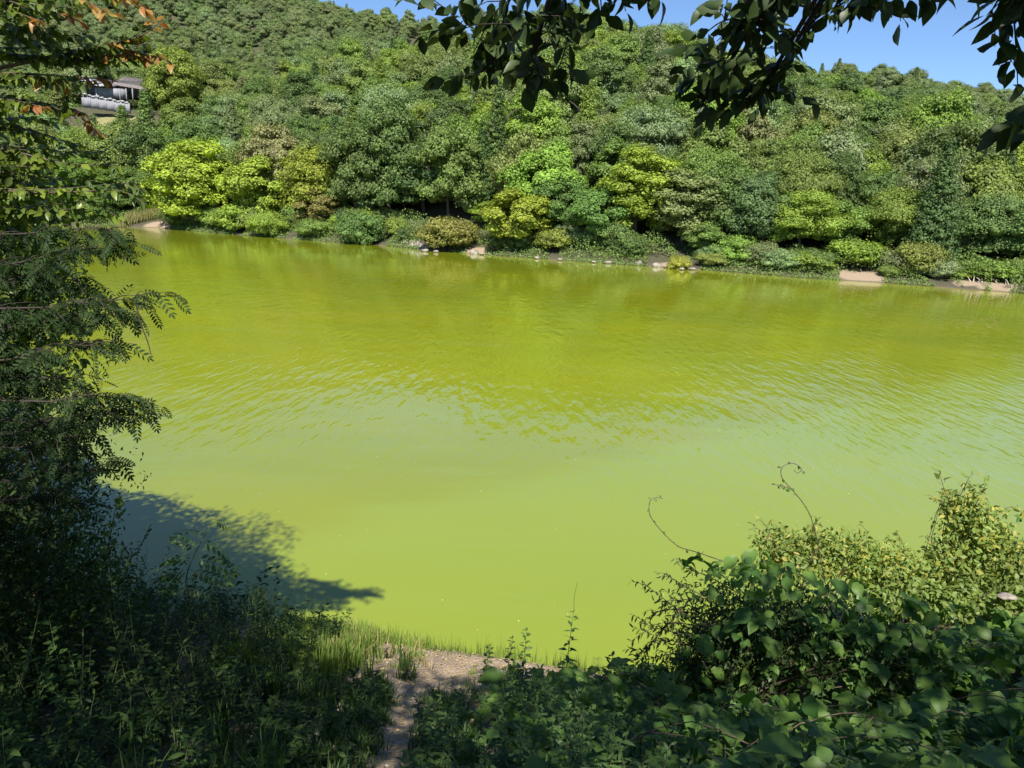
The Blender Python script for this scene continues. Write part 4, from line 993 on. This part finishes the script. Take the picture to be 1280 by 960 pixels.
for ln, tl, drp in BR:
    q = pxpoly(ln); q = q + np.cumsum(rng.normal(0, 0.012, q.shape), 0) * 0.6; ob.tube(q, 0.009, 0.002, 6, 0.03)
    ob.tube(curve_pts(q[0], LO + np.array([0.2, 0.1, max(q[0][2] - LO[2] - 0.5, 0.6)]), 0.0, 5, 0.03), 0.018, 0.03, 6)
    n_ = int(len(q) * 1.6)
    for j in range(n_):
        t = (j + 0.5) / n_; s0 = q[min(int(t * (len(q) - 1)), len(q) - 1)]; 
        T_ = norm(q[-1] - q[0]); sd = 1 if j % 2 else -1
        e = s0 + T_ * tl * rng.uniform(0.3, 0.9) + np.array([0.0, sd * tl * rng.uniform(0.2, 0.8), -drp * tl * rng.uniform(0.0, 1.1) + 0.04])
        twig_leaves(of, curve_pts(s0, e, 0.03, 6, 0.01), 0.042, 0.135, None, 0.5, 0.9, 0, 0.1, ob, 0.004, 0.0015, 0.35, 0.3)
for c, r, n_ in [((-4.6, 5.4, 6.3), (0.9, 0.8, 0.8), 800), ((-4.7, 5.2, 5.3), (1.0, 0.8, 0.9), 1000), ((-4.3, 5.2, 4.4), (0.9, 0.7, 0.7), 800), ((-5.4, 6.4, 5.6), (1.2, 1.1, 1.3), 900)]: blob_leaves(of, c, r, n_, 0.15, 0.8)
# a bare hanging twig
ob.tube(poly_pts([Wd(170, 380, 4.8), Wd(176, 405, 4.8), Wd(184, 425, 4.8), Wd(189, 444, 4.8)], 8), 0.006, 0.003, 5)
of.finish(loc_t, T_pin, M_locust, 300, 12)
obj('branches', ob.mesh('branches', M_twig_d, True), loc_t, -LO)

# ---- shrubs of the left bank: one dense dark mass of small leaves down to the water
DS = np.array([-4.6, 5.6, nz_(-4.6, 5.6)])
ds = thing('shrub', DS, 'dense dark small-leaved shrub filling the left edge beneath the feathery tree', 'shrub')
sf = Foliage(); sb = MB()
for c, r, n_ in [((-4.9, 5.3, 4.7), (1.25, 1.2, 1.2), 7500), ((-4.7, 4.6, 5.9), (1.0, 0.9, 1.0), 5000), ((-4.6, 5.6, 3.6), (1.1, 1.2, 0.9), 6000), ((-4.7, 6.4, 3.0), (0.9, 1.0, 0.75), 4500), ((-5.6, 6.8, 4.2), (1.4, 1.3, 1.7), 6500), ((-5.1, 5.4, 6.4), (0.9, 0.9, 0.9), 3500), ((-5.2, 7.6, 2.3), (0.8, 0.9, 0.6), 3500), ((-6.4, 8.2, 3.0), (1.6, 1.4, 1.6), 5000)]:
    blob_leaves(sf, c, r, n_, 0.06, 0.65)
    for j in range(7):
        d_ = rdir(1)[0]; d_[2] = abs(d_[2]) * 0.5
        sb.tube(curve_pts((c[0], c[1], nz_(c[0], c[1])), np.array(c) + d_ * np.array(r) * 0.9, 0.1, 7, 0.03), 0.02, 0.004, 5)
for px, py, d_ in [(60, 590, 5), (95, 600, 5), (130, 585, 5.1), (100, 560, 5.2), (150, 700, 6), (170, 720, 6.2), (115, 640, 5.4), (128, 612, 5.4), (60, 560, 5), (90, 545, 5.1), (70, 575, 5), (110, 668, 5.6), (140, 690, 6.0), (40, 540, 5)]:
    a = Wd(px - 80, py + 60, d_); e = Wd(px, py, d_)
    twig_leaves(sf, curve_pts(a, e, 0.05, 8, 0.012), 0.018, 0.06, None, 0.1, 0.8, 0, 0.2, sb, 0.006, 0.002, 0.5, 0.5)
sf.finish(ds, T_small, M_under, 0)
obj('stems', sb.mesh('stems', M_twig, True), ds, -DS)

# ---- herbs and ground cover
def herb(fol, mb, x, y, h_, n_, size, lean=0.15, temp=None, hang=0.2, z=None, spread=0.9, r=0.004):
    z0 = nz_(x, y) if z is None else z
    a = rng.uniform(0, 6.28); e = np.array([x + math.cos(a) * lean * h_, y + math.sin(a) * lean * h_, z0 + h_])
    p_ = curve_pts((x, y, z0 - 0.02), e, 0.0, 6, 0.012); mb.tube(p_, r, r * 0.35, 4)
    t = np.linspace(0.18, 1, n_); P_ = np.stack([np.interp(t, np.linspace(0, 1, 6), p_[:, i]) for i in range(3)], 1)
    th = np.arange(n_) * 2.4 + a; o_ = np.stack([np.cos(th), np.sin(th), np.full(n_, 0.35 - hang) + (t - 0.5) * 0.8], 1) + rng.standard_normal((n_, 3)) * 0.2
    nn = norm(np.array([0, 0, 1.0]) + rng.standard_normal((n_, 3)) * 0.35)
    fol.add(P_, norm(o_), nn, size * rng.uniform(0.65, 1.2, n_) * (1.15 - 0.5 * np.abs(t - 0.4)), temp)
def bare(x, y):
    yn = ynear(x)
    return (x > -1.9 and x < 0.2 and y > 7.35 + 0.3 * math.sin(x * 7)) or (0.2 <= x < 3.0 and y > yn - 1.9 + 0.2 * math.sin(x * 5))
def inside_path(x, y, w_=0.42):
    w_ *= 0.5
    return abs(x - path_x(y)) < w_ and y > 3

uf, um = Foliage(), MB()
cnt = 0
while cnt < 2100:
    x = rng.uniform(-7.5, -0.9); y = rng.uniform(2.2, 10.6)
    if inside_path(x, y, 0.38) or y > ynear(x) - 0.35: continue
    if x > -2.4 and y > 7.2: continue          # the sunlit strip keeps to grass
    h_ = rng.uniform(0.25, 0.75) * (1.25 if x < -3 else 0.8)
    if x > path_x(y) - 1.2: h_ *= 0.5
    herb(uf, um, x, y, h_, int(14 + 20 * rng.random()), rng.uniform(0.04, 0.075) * (1.6 if rng.random() < 0.2 else 1), 0.45, rng.integers(0, 4), 0.25); cnt += 1
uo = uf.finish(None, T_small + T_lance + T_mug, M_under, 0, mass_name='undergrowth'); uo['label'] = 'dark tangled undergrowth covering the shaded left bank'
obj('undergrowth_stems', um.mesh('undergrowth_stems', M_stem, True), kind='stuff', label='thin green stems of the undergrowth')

hf, hm_ = Foliage(), MB()
cnt = 0
while cnt < 620:
    x = rng.uniform(-0.9, 4.2); y = rng.uniform(2.2, 9.4)
    if inside_path(x, y, 0.36) or y > ynear(x) - 0.5: continue
    if bare(x, y) or (y > 7.9 + rng.uniform(-0.3, 0.3) and x < 0.4): continue
    h_ = rng.uniform(0.2, 0.6) * (0.75 if x < path_x(y) + 0.9 else 1.1) * (0.5 if y > 6.6 and x < 2 else 1)
    herb(hf, hm_, x, y, h_, int(14 + 16 * rng.random()), rng.uniform(0.05, 0.10), 0.25, None, 0.2); cnt += 1
ho = hf.finish(None, T_mug + T_small + T_lance, M_herb, 0, mass_name='weeds'); ho['label'] = 'dark mugwort-like weeds right of the dirt path'
obj('weed_stems', hm_.mesh('weed_stems', M_stem, True), kind='stuff', label='stems of the weeds right of the path')

def blades(name, pts_, hs, mat, label, width=0.006, bend=0.35):
    n_ = len(pts_); a = rng.uniform(0, 6.28, n_); d_ = np.stack([np.cos(a), np.sin(a), np.zeros(n_)], 1); w_ = np.stack([-np.sin(a), np.cos(a), np.zeros(n_)], 1)
    bd = rng.uniform(0.1, 1.0, n_)[:, None] * bend; hs = hs[:, None]; ww = width * rng.uniform(0.6, 1.5, n_)[:, None]
    up = np.array([0, 0, 1.0])
    lv = []
    for t, wf in ((0, 1), (0.4, 0.9), (0.75, 0.6), (1, 0)):
        c = pts_ + up * hs * (t - 0.25 * bd * t * t) + d_ * hs * bd * t * t
        lv += [c - w_ * ww * wf, c + w_ * ww * wf] if wf else [c]
    V_ = np.stack(lv, 1).reshape(-1, 3); f0 = np.array([[0, 1, 3], [0, 3, 2], [2, 3, 5], [2, 5, 4], [4, 5, 6]])
    F_ = (f0[None] + (np.arange(n_) * 7)[:, None, None]).reshape(-1, 3)
    return obj(name, mesh_from(name, V_, F_, mat, True), kind='stuff', label=label)
def scatter_grass(n_, xr, yr, test, h0, h1, clump=0.12, per=14):
    P_, H_ = [], []
    while len(P_) < n_ // per:
        x = rng.uniform(*xr); y = rng.uniform(*yr)
        if not test(x, y): continue
        P_.append((x, y)); H_.append(rng.uniform(h0, h1))
    P_ = np.repeat(np.array(P_), per, 0) + rng.normal(0, clump * 0.4, (len(P_) * per, 2)); H_ = np.repeat(H_, per) * rng.uniform(0.5, 1.15, len(P_))
    return np.concatenate([P_, height(P_[:, 0], P_[:, 1])[:, None] - 0.01], 1), H_
def t_lit(x, y):
    if bare(x, y) and rng.random() < 0.97: return False
    if x > -1.75 and 6.9 < y < 8.3 and rng.random() < 0.9: return False
    yn = ynear(x)
    if y > yn - 0.02: return False
    if inside_path(x, y, 0.40): return False
    if x > -0.75 and y > yn - 1.4 and rng.random() < 0.90: return False
    return y > 7.4
g1 = scatter_grass(20000, (-3.4, 0.2), (7.2, 11.2), t_lit, 0.12, 0.40)
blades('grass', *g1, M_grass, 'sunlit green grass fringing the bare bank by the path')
g2 = scatter_grass(1400, (-2.4, 3.2), (8.4, 11.0), lambda x, y: ynear(x) - 0.45 < y < ynear(x) - 0.03 and not (x > -1.2 and rng.random() < 0.6), 0.15, 0.42, per=4)
blades('tall_grass', *g2, M_grass, 'thin seeding grass standing at the water edge', 0.004, 0.25)
g3 = scatter_grass(1500, (-2.6, -0.9), (8.4, 10.8), t_lit, 0.12, 0.35, per=8)
blades('dry_grass', *g3, M_straw, 'dry straw-coloured grass on the sunlit bank', 0.005, 0.8)
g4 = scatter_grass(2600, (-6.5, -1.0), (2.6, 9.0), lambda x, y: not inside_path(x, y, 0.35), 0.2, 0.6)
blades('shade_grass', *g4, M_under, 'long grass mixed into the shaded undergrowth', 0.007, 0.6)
g5 = scatter_grass(7000, (-1.4, 1.2), (3.0, 9.0), lambda x, y: 0.16 < abs(x - path_x(y)) < 0.7 and not bare(x, y) and y < 7.2, 0.06, 0.2)
blades('path_grass', *g5, M_herb, 'short grass at both sides of the dirt path', 0.005, 0.7)
g6 = scatter_grass(9000, (3.6, 12.0), (8.0, 12.2), lambda x, y: y < ynear(x) - 0.1, 0.12, 0.40)
blades('bright_grass', *g6, M_vivid, 'sunlit grass and low plants on the right bank', 0.007, 0.7)

# litter on the soil
nL = 6000; x_ = rng.uniform(-2.0, 3.2, nL); y_ = rng.uniform(3.4, 10.6, nL); k_ = y_ < ynear(x_) - 0.02; x_, y_ = x_[k_], y_[k_]; n_ = len(x_)
P_ = np.stack([x_, y_, height(x_, y_) + 0.012], 1)
v, f = batch(T_card[0], T_card[1], P_, frame(rdir(n_) * np.array([1, 1, 0.15]), np.array([0, 0, 1.0]) + rdir(n_) * 0.35), rng.uniform(0.02, 0.06, n_))
obj('fallen_leaves', mesh_from('fallen_leaves', v, f, M_straw), kind='stuff', label='brown leaf litter scattered on the soil')
n_ = 900; x_ = rng.uniform(-1.6, 3.0, n_); y_ = rng.uniform(3.6, 10.4, n_); k_ = (y_ < ynear(x_) - 0.02); x_, y_ = x_[k_], y_[k_]; n_ = len(x_)
v, f = batch(ICO[0] * np.array([1, 0.8, 0.6]), ICO[1], np.stack([x_, y_, height(x_, y_) + 0.003], 1), frame(rdir(n_) * np.array([1, 1, 0]), np.tile([0, 0, 1.0], (n_, 1))), rng.uniform(0.006, 0.03, n_))
obj('pebbles', mesh_from('pebbles', v, f, M_rock), kind='stuff', label='small stones lying on the bare bank and path')
# flecks floating on the water
n_ = 230; x_ = rng.uniform(-12, 14, n_); y_ = 10.5 + rng.random(n_) ** 1.3 * 20
v, f = batch(T_cardw[0] * np.array([1, 1, 0.3]), T_cardw[1], np.stack([x_, y_, np.full(n_, 0.006)], 1), frame(rdir(n_) * np.array([1, 1, 0]), np.tile([0, 0, 1.0], (n_, 1)) + rdir(n_) * 0.1), rng.uniform(0.012, 0.036, n_))
M_fleck = rough_mat('floating_fleck', (0.45, 0.45, 0.3), (0.85, 0.85, 0.75), 0.4, 0.6, 0.1)
obj('floating_flecks', mesh_from('floating_flecks', v, f, M_fleck), kind='stuff', label='pale flecks and bits of leaf floating on the water')

# ---- single plants that stand out
def plant(name, base, label, cat, build, temps, mat, nmax=60, minpx=8, group=None, stem_mat=None):
    t = thing(name, base, label, cat, group); fo_, mb_ = Foliage(), MB(); build(fo_, mb_, np.array(base, float))
    fo_.finish(t, temps, mat, nmax, minpx); obj('stem', mb_.mesh('stem', stem_mat or M_stem, True), t, -np.array(base, float)); return t
def at_ground(px, dist):
    p_ = Wd(px, 700, dist); return np.array([p_[0], p_[1], nz_(p_[0], p_[1])])
def b_sap(fo_, mb_, base):      # feathery sapling with compound leaves in tiers
    p_ = poly_pts([base, Wd(232, 745, 6.2), Wd(240, 700, 6.2), Wd(266, 652, 6.2)], 12); mb_.tube(p_, 0.008, 0.003, 5)
    for px, py, ex, ey in [(266, 652, 292, 664), (258, 668, 234, 656), (252, 676, 290, 690), (246, 686, 216, 672), (242, 696, 290, 712), (240, 702, 206, 692), (236, 712, 284, 726), (234, 722, 200, 718), (232, 735, 262, 744), (232, 740, 200, 738), (262, 655, 280, 652)]:
        a, e = Wd(px, py, 6.2), Wd(ex, ey, 6.2 + rng.uniform(-.15, .15)); d_ = e - a
        fo_.add(a, d_ + np.array([0, 0, 0.03]), np.array([0, -0.45, 0.9]) + rng.normal(0, .2, 3), np.linalg.norm(d_) * 1.05)
plant('locust_sapling', at_ground(232, 6.2), 'slender feathery sapling standing before the blue shadow on the water', 'sapling', b_sap, T_pin, M_herb, 40)
def b_up(fo_, mb_, base):
    p_ = poly_pts([base, Wd(137, 700, 6.0), Wd(140, 660, 6.0), Wd(148, 618, 6.0)], 12); mb_.tube(p_, 0.008, 0.003, 5)
    twig_leaves(fo_, p_[3:], 0.05, 0.12, None, 0.0, 1.0, 0, 0.1, None, jit=0.4)
plant('leafy_shoot', at_ground(137, 6.0), 'upright shoot with broad lobed leaves rising left of the feathery sapling', 'plant', b_up, T_cherry, M_herb, 40)
def b_twig(fo_, mb_, base):
    p_ = poly_pts([base, Wd(158, 714, 5.8), Wd(172, 690, 5.8), Wd(186, 660, 5.8)], 12); mb_.tube(p_, 0.006, 0.002, 5); twig_leaves(fo_, p_[3:], 0.02, 0.06, None, 0.0, 0.9, 0, 0.05, None)
plant('leafy_shoot', at_ground(160, 5.8), 'thin small-leaved twig leaning right between the broad-leaved shoot and the sapling', 'plant', b_twig, T_small, M_under, 60, 6)
HB = [(660, 842, 786, 8.0, 'short weed with narrow leaves standing before the bare bank, left of the tall one', 0.07), (716, 850, 762, 7.6, 'tallest weed, its thin seed spike rising over the green water', 0.08), (766, 868, 818, 7.4, 'stocky weed with drooping leaves just right of the tallest weed', 0.09), (612, 850, 806, 8.0, 'small weed at the left end of the dark weeds by the bare bank', 0.06), (640, 850, 796, 7.9, 'bushy weed beside the short narrow-leaved weed', 0.06)]
for px, pyb, pyt, dist, lb, sz_ in HB:
    g_ = at_ground(px, dist)
    def b_h(fo_, mb_, base, px=px, pyt=pyt, dist=dist, sz_=sz_):
        top = Wd(px + rng.uniform(-4, 4), pyt, dist); hh = top[2] - base[2]
        p_ = poly_pts([base, base + np.array([0.02, 0, hh * 0.5]), top], 10); mb_.tube(p_, 0.007, 0.0022, 5)
        if px == 716: mb_.tube(poly_pts([top, Wd(718, 745, dist), Wd(722, 728, dist)], 6), 0.003, 0.002, 4)
        n0 = 34; t = np.linspace(0.1, 0.98, n0); P_ = np.stack([np.interp(t, np.linspace(0, 1, len(p_)), p_[:, i]) for i in range(3)], 1); th = np.arange(n0) * 2.4
        fo_.add(P_, norm(np.stack([np.cos(th), np.sin(th), 0.45 - 0.6 * (1 - t)], 1)), norm(np.array([0, 0, 1.0]) + rng.normal(0, .3, (n0, 3))), sz_ * 1.8 * (1.15 - 0.65 * t))
    plant('weed', g_, lb, 'weed', b_h, T_lance + T_mug, M_herb, 34, 7, 'weeds standing before the bare bank')

# ---- right: dark shrub, kudzu over it and over the slope
RS = np.array([2.1, 6.6, nz_(2.1, 6.6)])
rs = thing('shrub', RS, 'dark fine-leaved shrub at right whose twigs reach left over the green water', 'shrub')
rf, rb = Foliage(), MB()
for c, r, n_ in [(Wd(905, 775, 6.9), (0.55, 0.5, 0.42), 1300), (Wd(955, 755, 7.0), (0.6, 0.6, 0.45), 1700), (Wd(1010, 775, 6.8), (0.7, 0.6, 0.40), 1900), (Wd(930, 810, 6.7), (0.7, 0.6, 0.42), 1900), (Wd(1060, 800, 6.6), (0.8, 0.6, 0.36), 1800), (Wd(1130, 815, 6.6), (0.8, 0.6, 0.28), 1500), (Wd(880, 830, 6.6), (0.4, 0.5, 0.3), 1500)]:
    blob_leaves(rf, c, r, n_, 0.07, 0.8)
    for j in range(8):
        d_ = rdir(1)[0]; rb.tube(curve_pts(RS + np.array([rng.uniform(-.2, .5), rng.uniform(-.2, .2), 0]), np.array(c) + d_ * np.array(r) * 0.8, 0.15, 8, 0.03), 0.014, 0.004, 5)
for ln in [[(900, 790, 6.7), (860, 770, 6.7), (825, 745, 6.7), (812, 700, 6.7)][:3] + [(804, 728, 6.7)], [(900, 800, 6.7), (850, 792, 6.7), (815, 786, 6.7), (788, 802, 6.7)], [(905, 770, 6.8), (860, 765, 6.8), (830, 762, 6.8), (800, 778, 6.8)], [(900, 810, 6.6), (860, 806, 6.6), (830, 800, 6.6), (805, 812, 6.6)],
           [(890, 750, 6.9), (860, 735, 6.9), (838, 722, 6.9), (826, 720, 6.9)], [(920, 740, 6.9), (888, 722, 6.9), (862, 712, 6.9), (850, 708, 6.9)], [(880, 820, 6.6), (850, 832, 6.6), (825, 838, 6.6), (802, 836, 6.6)], [(905, 780, 6.7), (870, 782, 6.7), (840, 778, 6.7), (822, 790, 6.7)], [(880, 805, 6.6), (850, 815, 6.6), (820, 822, 6.6), (806, 826, 6.6)], [(910, 750, 6.9), (880, 748, 6.9), (850, 750, 6.9), (818, 752, 6.9)], [(845, 770, 6.8), (826, 790, 6.7), (806, 815, 6.7), (800, 850, 6.7)]]:
    q = pxpoly(ln)
    twig_leaves(rf, q, 0.024, 0.075, 2, 0.3, 0.8, 0, 0.1, rb, 0.007, 0.002, 0.4, 0.4)
    for j in range(4):
        s0 = q[rng.integers(3, len(q) - 2)]; twig_leaves(rf, curve_pts(s0, s0 + np.array([rng.uniform(-.28, 0.02), rng.uniform(-.1, .1), rng.uniform(-.16, .16)]), 0.02, 5, 0.006), 0.026, 0.07, 2, 0.3, 0.8, 0, 0.1, rb, 0.003, 0.0015, 0.4, 0.4)
rf.finish(rs, T_small + T_lance, M_shrub, 260, 9)
obj('stems', rb.mesh('stems', M_twig, True), rs, -RS)

KZ = np.array([2.6, 4.6, nz_(2.6, 4.6)])
kz = thing('kudzu_vine', KZ, 'broad three-part leaves of kudzu blanketing the shaded slope at bottom right', 'vine')
kf, kb = Foliage(), MB()
n_ = 2300; x_ = rng.uniform(0.0, 7.5, n_); y_ = 2.6 + rng.random(n_) * 5.6
cov = 0.18 + 0.75 * np.clip((x_ - 0.1) / 1.8, 0, 1)
z_ = height(x_, y_) + cov * (0.42 + 0.34 * wob(x_, y_, 1.5, 6, 8)) + rng.normal(0, 0.09, n_)
k_ = (y_ < 8.4 - 0.0 * x_) & (x_ > path_x(y_) + 0.55 + 0.25 * rng.random(n_))
P_ = np.stack([x_, y_, z_], 1)[k_]; n_ = len(P_); a = rng.uniform(0, 6.28, n_)
kf.add(P_, norm(np.stack([np.cos(a), np.sin(a) - 0.35, -0.15 + rng.normal(0, .2, n_)], 1)), norm(np.array([0, -0.28, 1.0]) + rng.standard_normal((n_, 3)) * 0.38), rng.uniform(0.15, 0.36, n_), rng.integers(0, 99, n_))
# leaves draped over the dark shrub
for px, py, d_, s_ in [(868, 700, 6.6, .26), (884, 692, 6.6, .24), (905, 706, 6.6, .27), (925, 698, 6.6, .26), (952, 694, 6.7, .28), (970, 702, 6.7, .26), (1000, 712, 6.6, .26), (935, 720, 6.6, .28), (1030, 720, 6.5, .28), (1062, 728, 6.5, .28), (1090, 740, 6.5, .3), (1120, 748, 6.5, .3), (1150, 756, 6.5, .3), (985, 735, 6.5, .28), (1045, 750, 6.4, .28), (1180, 764, 6.5, .28), (1210, 770, 6.5, .28), (1240, 768, 6.5, .3), (1270, 772, 6.5, .3), (890, 740, 6.5, .22), (960, 760, 6.4, .24), (1010, 765, 6.4, .26), (1080, 775, 6.3, .26), (1140, 785, 6.3, .28), (1275, 640, 7.5, .2)]:
    for j in range(2):
        p_ = Wd(px + rng.normal(0, 6), py + rng.normal(0, 4), d_ + rng.normal(0, .1)); a = rng.uniform(0, 6.28)
        kf.add(p_, norm(np.array([math.cos(a), math.sin(a) - 0.3, -0.35])), norm(np.array([0, -0.25, 1.0]) + rng.normal(0, .45, 3)), s_ * rng.uniform(0.55, 0.9), rng.integers(0, 99))
for i in range(190):
    q_ = Wd(rng.uniform(862, 1180), 0, 6.3); px0 = rng.uniform(862, 1190); top0 = 700 + max(0, px0 - 960) * 0.30
    a = rng.uniform(0, 6.28); kf.add(Wd(px0, top0 + rng.random() * (870 - top0), rng.uniform(6.1, 6.6)), norm(np.array([math.cos(a), math.sin(a) - 0.4, -0.3])), norm(np.array([0, -0.4, 1.0]) + rng.normal(0, .45, 3)), rng.uniform(0.10, 0.22), rng.integers(0, 99))
for i in range(60):
    x, y = rng.uniform(0.8, 6.5), rng.uniform(3, 7.6); e = (x + rng.uniform(-1, 1), y + rng.uniform(-1, 1)); 
    kb.tube(curve_pts((x, y, nz_(x, y) + 0.35), (e[0], e[1], nz_(*e) + 0.5), 0.15, 9, 0.03), 0.006, 0.003, 5)
obj('creeping_stems', kb.mesh('creeping_stems', M_twig, True), kz, -KZ, kind='stuff')
# the curling runners
for pts_ in ([(905, 702, 6.6), (870, 690, 6.6), (848, 683, 6.6), (828, 665, 6.6), (813, 645, 6.6), (812, 628, 6.6), (819, 622, 6.6), (828, 623, 6.6)],
             [(1032, 730, 6.5), (1018, 660, 6.5), (1006, 632, 6.5), (990, 612, 6.5), (978, 598, 6.5), (977, 585, 6.5), (988, 579, 6.5), (998, 582, 6.5), (1002, 588, 6.5), (995, 592, 6.5)], [(990, 612, 6.5), (980, 608, 6.5), (970, 606, 6.5)]):
    kb = MB(); q = poly_pts([Wd(*a) for a in pts_], 30); kb.tube(q, 0.0055, 0.003, 5)
    for j in range(0, len(q), 2): kb.tube([q[j], q[j] + rng.normal(0, 0.009, 3)], 0.004, 0.002, 4)
    for j in range(3, len(q), 3): kf.add(q[j], norm(rdir(1)[0] + np.array([0, 0, -0.4])), rdir(1)[0] + np.array([0, 0, 1.0]), 0.035, 2)
    obj('runner', kb.mesh('runner', M_twig, True), kz, -KZ)

kf.finish(kz, T_tri + [(T_tri[0][0] * np.array([1, 0.85, 1.5]), T_tri[0][1])] + [leaf_shape(8, 0.8, droop=0.45, fold=0.22, peak=0.38, stalk=0.2, wavy=0.06, lobes=3)], M_kudzu, 300, 14)
# ---- right: sunlit shrubs
def sun_shrub(name, label, cat, blobs, temps, mats, size, nmax, twigs=(), base=None):
    base = np.array(base); t = thing(name, base, label, cat, 'sunlit shrubs on the right bank'); fo_, mb_ = Foliage(), MB()
    for (px, py, d_), r, n_ in blobs:
        c = Wd(px, py, d_); mt = (rng.random(n_) < 0.72).astype(int) if len(mats) > 1 else 0
        blob_leaves(fo_, c, r, n_, size, 0.8, mt, 0.5)
        for j in range(9): mb_.tube(curve_pts(base + np.array([rng.uniform(-.3, .3), 0, -0.05]), c + rdir(1)[0] * np.array(r) * 0.85, 0.12, 8, 0.03), 0.012, 0.003, 5)
    for ln in twigs: twig_leaves(fo_, pxpoly(ln), 0.028, size * 1.25, None, 0.2, 0.9, (lambda k: (rng.random(k) < 0.6).astype(int)) if len(mats) > 1 else 0, 0.1, mb_, 0.006, 0.002, 0.45, 0.5)
    fo_.finish(t, temps, mats, nmax, 7); obj('stems', mb_.mesh('stems', M_twig, True), t, -base)
sun_shrub('shrub', 'yellowing sunlit shrub behind the dark one, left of the tall autumn-tinted bush', 'shrub', [((985, 690, 8.6), (0.42, 0.4, 0.36), 1300), ((1040, 690, 8.7), (0.5, 0.4, 0.34), 1600), ((1095, 705, 8.8), (0.55, 0.4, 0.34), 1500), ((1140, 720, 8.8), (0.5, 0.4, 0.3), 1200)], T_small + T_cherry[:1], [M_yell, M_vivid], 0.075, 200,
          [[(1000, 720, 8.5), (975, 690, 8.5), (960, 662, 8.5), (948, 648, 8.5)], [(1030, 700, 8.6), (1022, 680, 8.6), (1016, 664, 8.6), (1024, 648, 8.6)], [(1070, 710, 8.7), (1075, 690, 8.7), (1084, 668, 8.7), (1074, 652, 8.7)], [(1120, 710, 8.8), (1130, 690, 8.8), (1126, 674, 8.8), (1120, 664, 8.8)], [(980, 700, 8.5), (965, 680, 8.5), (955, 668, 8.5), (940, 655, 8.5)]], (3.9, 8.7, nz_(3.9, 8.7)))
sun_shrub('shrub', 'tall autumn-tinted bush at the right, highest of the sunlit shrubs against the water', 'shrub', [((1195, 700, 8.9), (0.45, 0.4, 0.42), 1300), ((1230, 670, 9.0), (0.42, 0.4, 0.40), 1200), ((1205, 640, 9.0), (0.34, 0.35, 0.34), 900), ((1260, 705, 9.0), (0.5, 0.4, 0.4), 1300)], T_small + T_cherry[1:2], [M_yell, M_vivid], 0.085, 200,
          [[(1200, 650, 9), (1184, 622, 9), (1178, 604, 9), (1172, 586, 9)], [(1215, 640, 9), (1225, 620, 9), (1232, 606, 9), (1236, 598, 9)], [(1200, 640, 9), (1182, 632, 9), (1168, 622, 9), (1160, 618, 9)], [(1200, 620, 9), (1208, 604, 9), (1212, 596, 9), (1218, 592, 9)], [(1240, 650, 9), (1256, 636, 9), (1268, 634, 9), (1280, 640, 9)]], (5.8, 9.1, nz_(5.8, 9.1)))
sun_shrub('bramble', 'sunlit bright green bramble sprawling low at the right edge above the shaded kudzu', 'bramble', [((1110, 745, 8.4), (0.5, 0.4, 0.22), 900), ((1170, 742, 8.5), (0.6, 0.5, 0.26), 1100), ((1235, 740, 8.6), (0.6, 0.5, 0.28), 1200), ((1290, 730, 8.7), (0.5, 0.5, 0.35), 900)], T_cherry + T_small, [M_vivid], 0.085, 260, (), (5.2, 8.5, nz_(5.2, 8.5)))
g_ = Wd(1258, 745, 8.1)
o = obj('rock', ROCKM[2], None, (g_[0], g_[1], g_[2]), 'pale flat stone among the sunlit bramble at the right edge', 'rock'); o.scale = (0.13, 0.09, 0.05)
tot = sum(len(o.data.polygons) for o in sc.objects if o.type == 'MESH' and o.get('kind') == 'stuff'); print('stuff faces', tot)
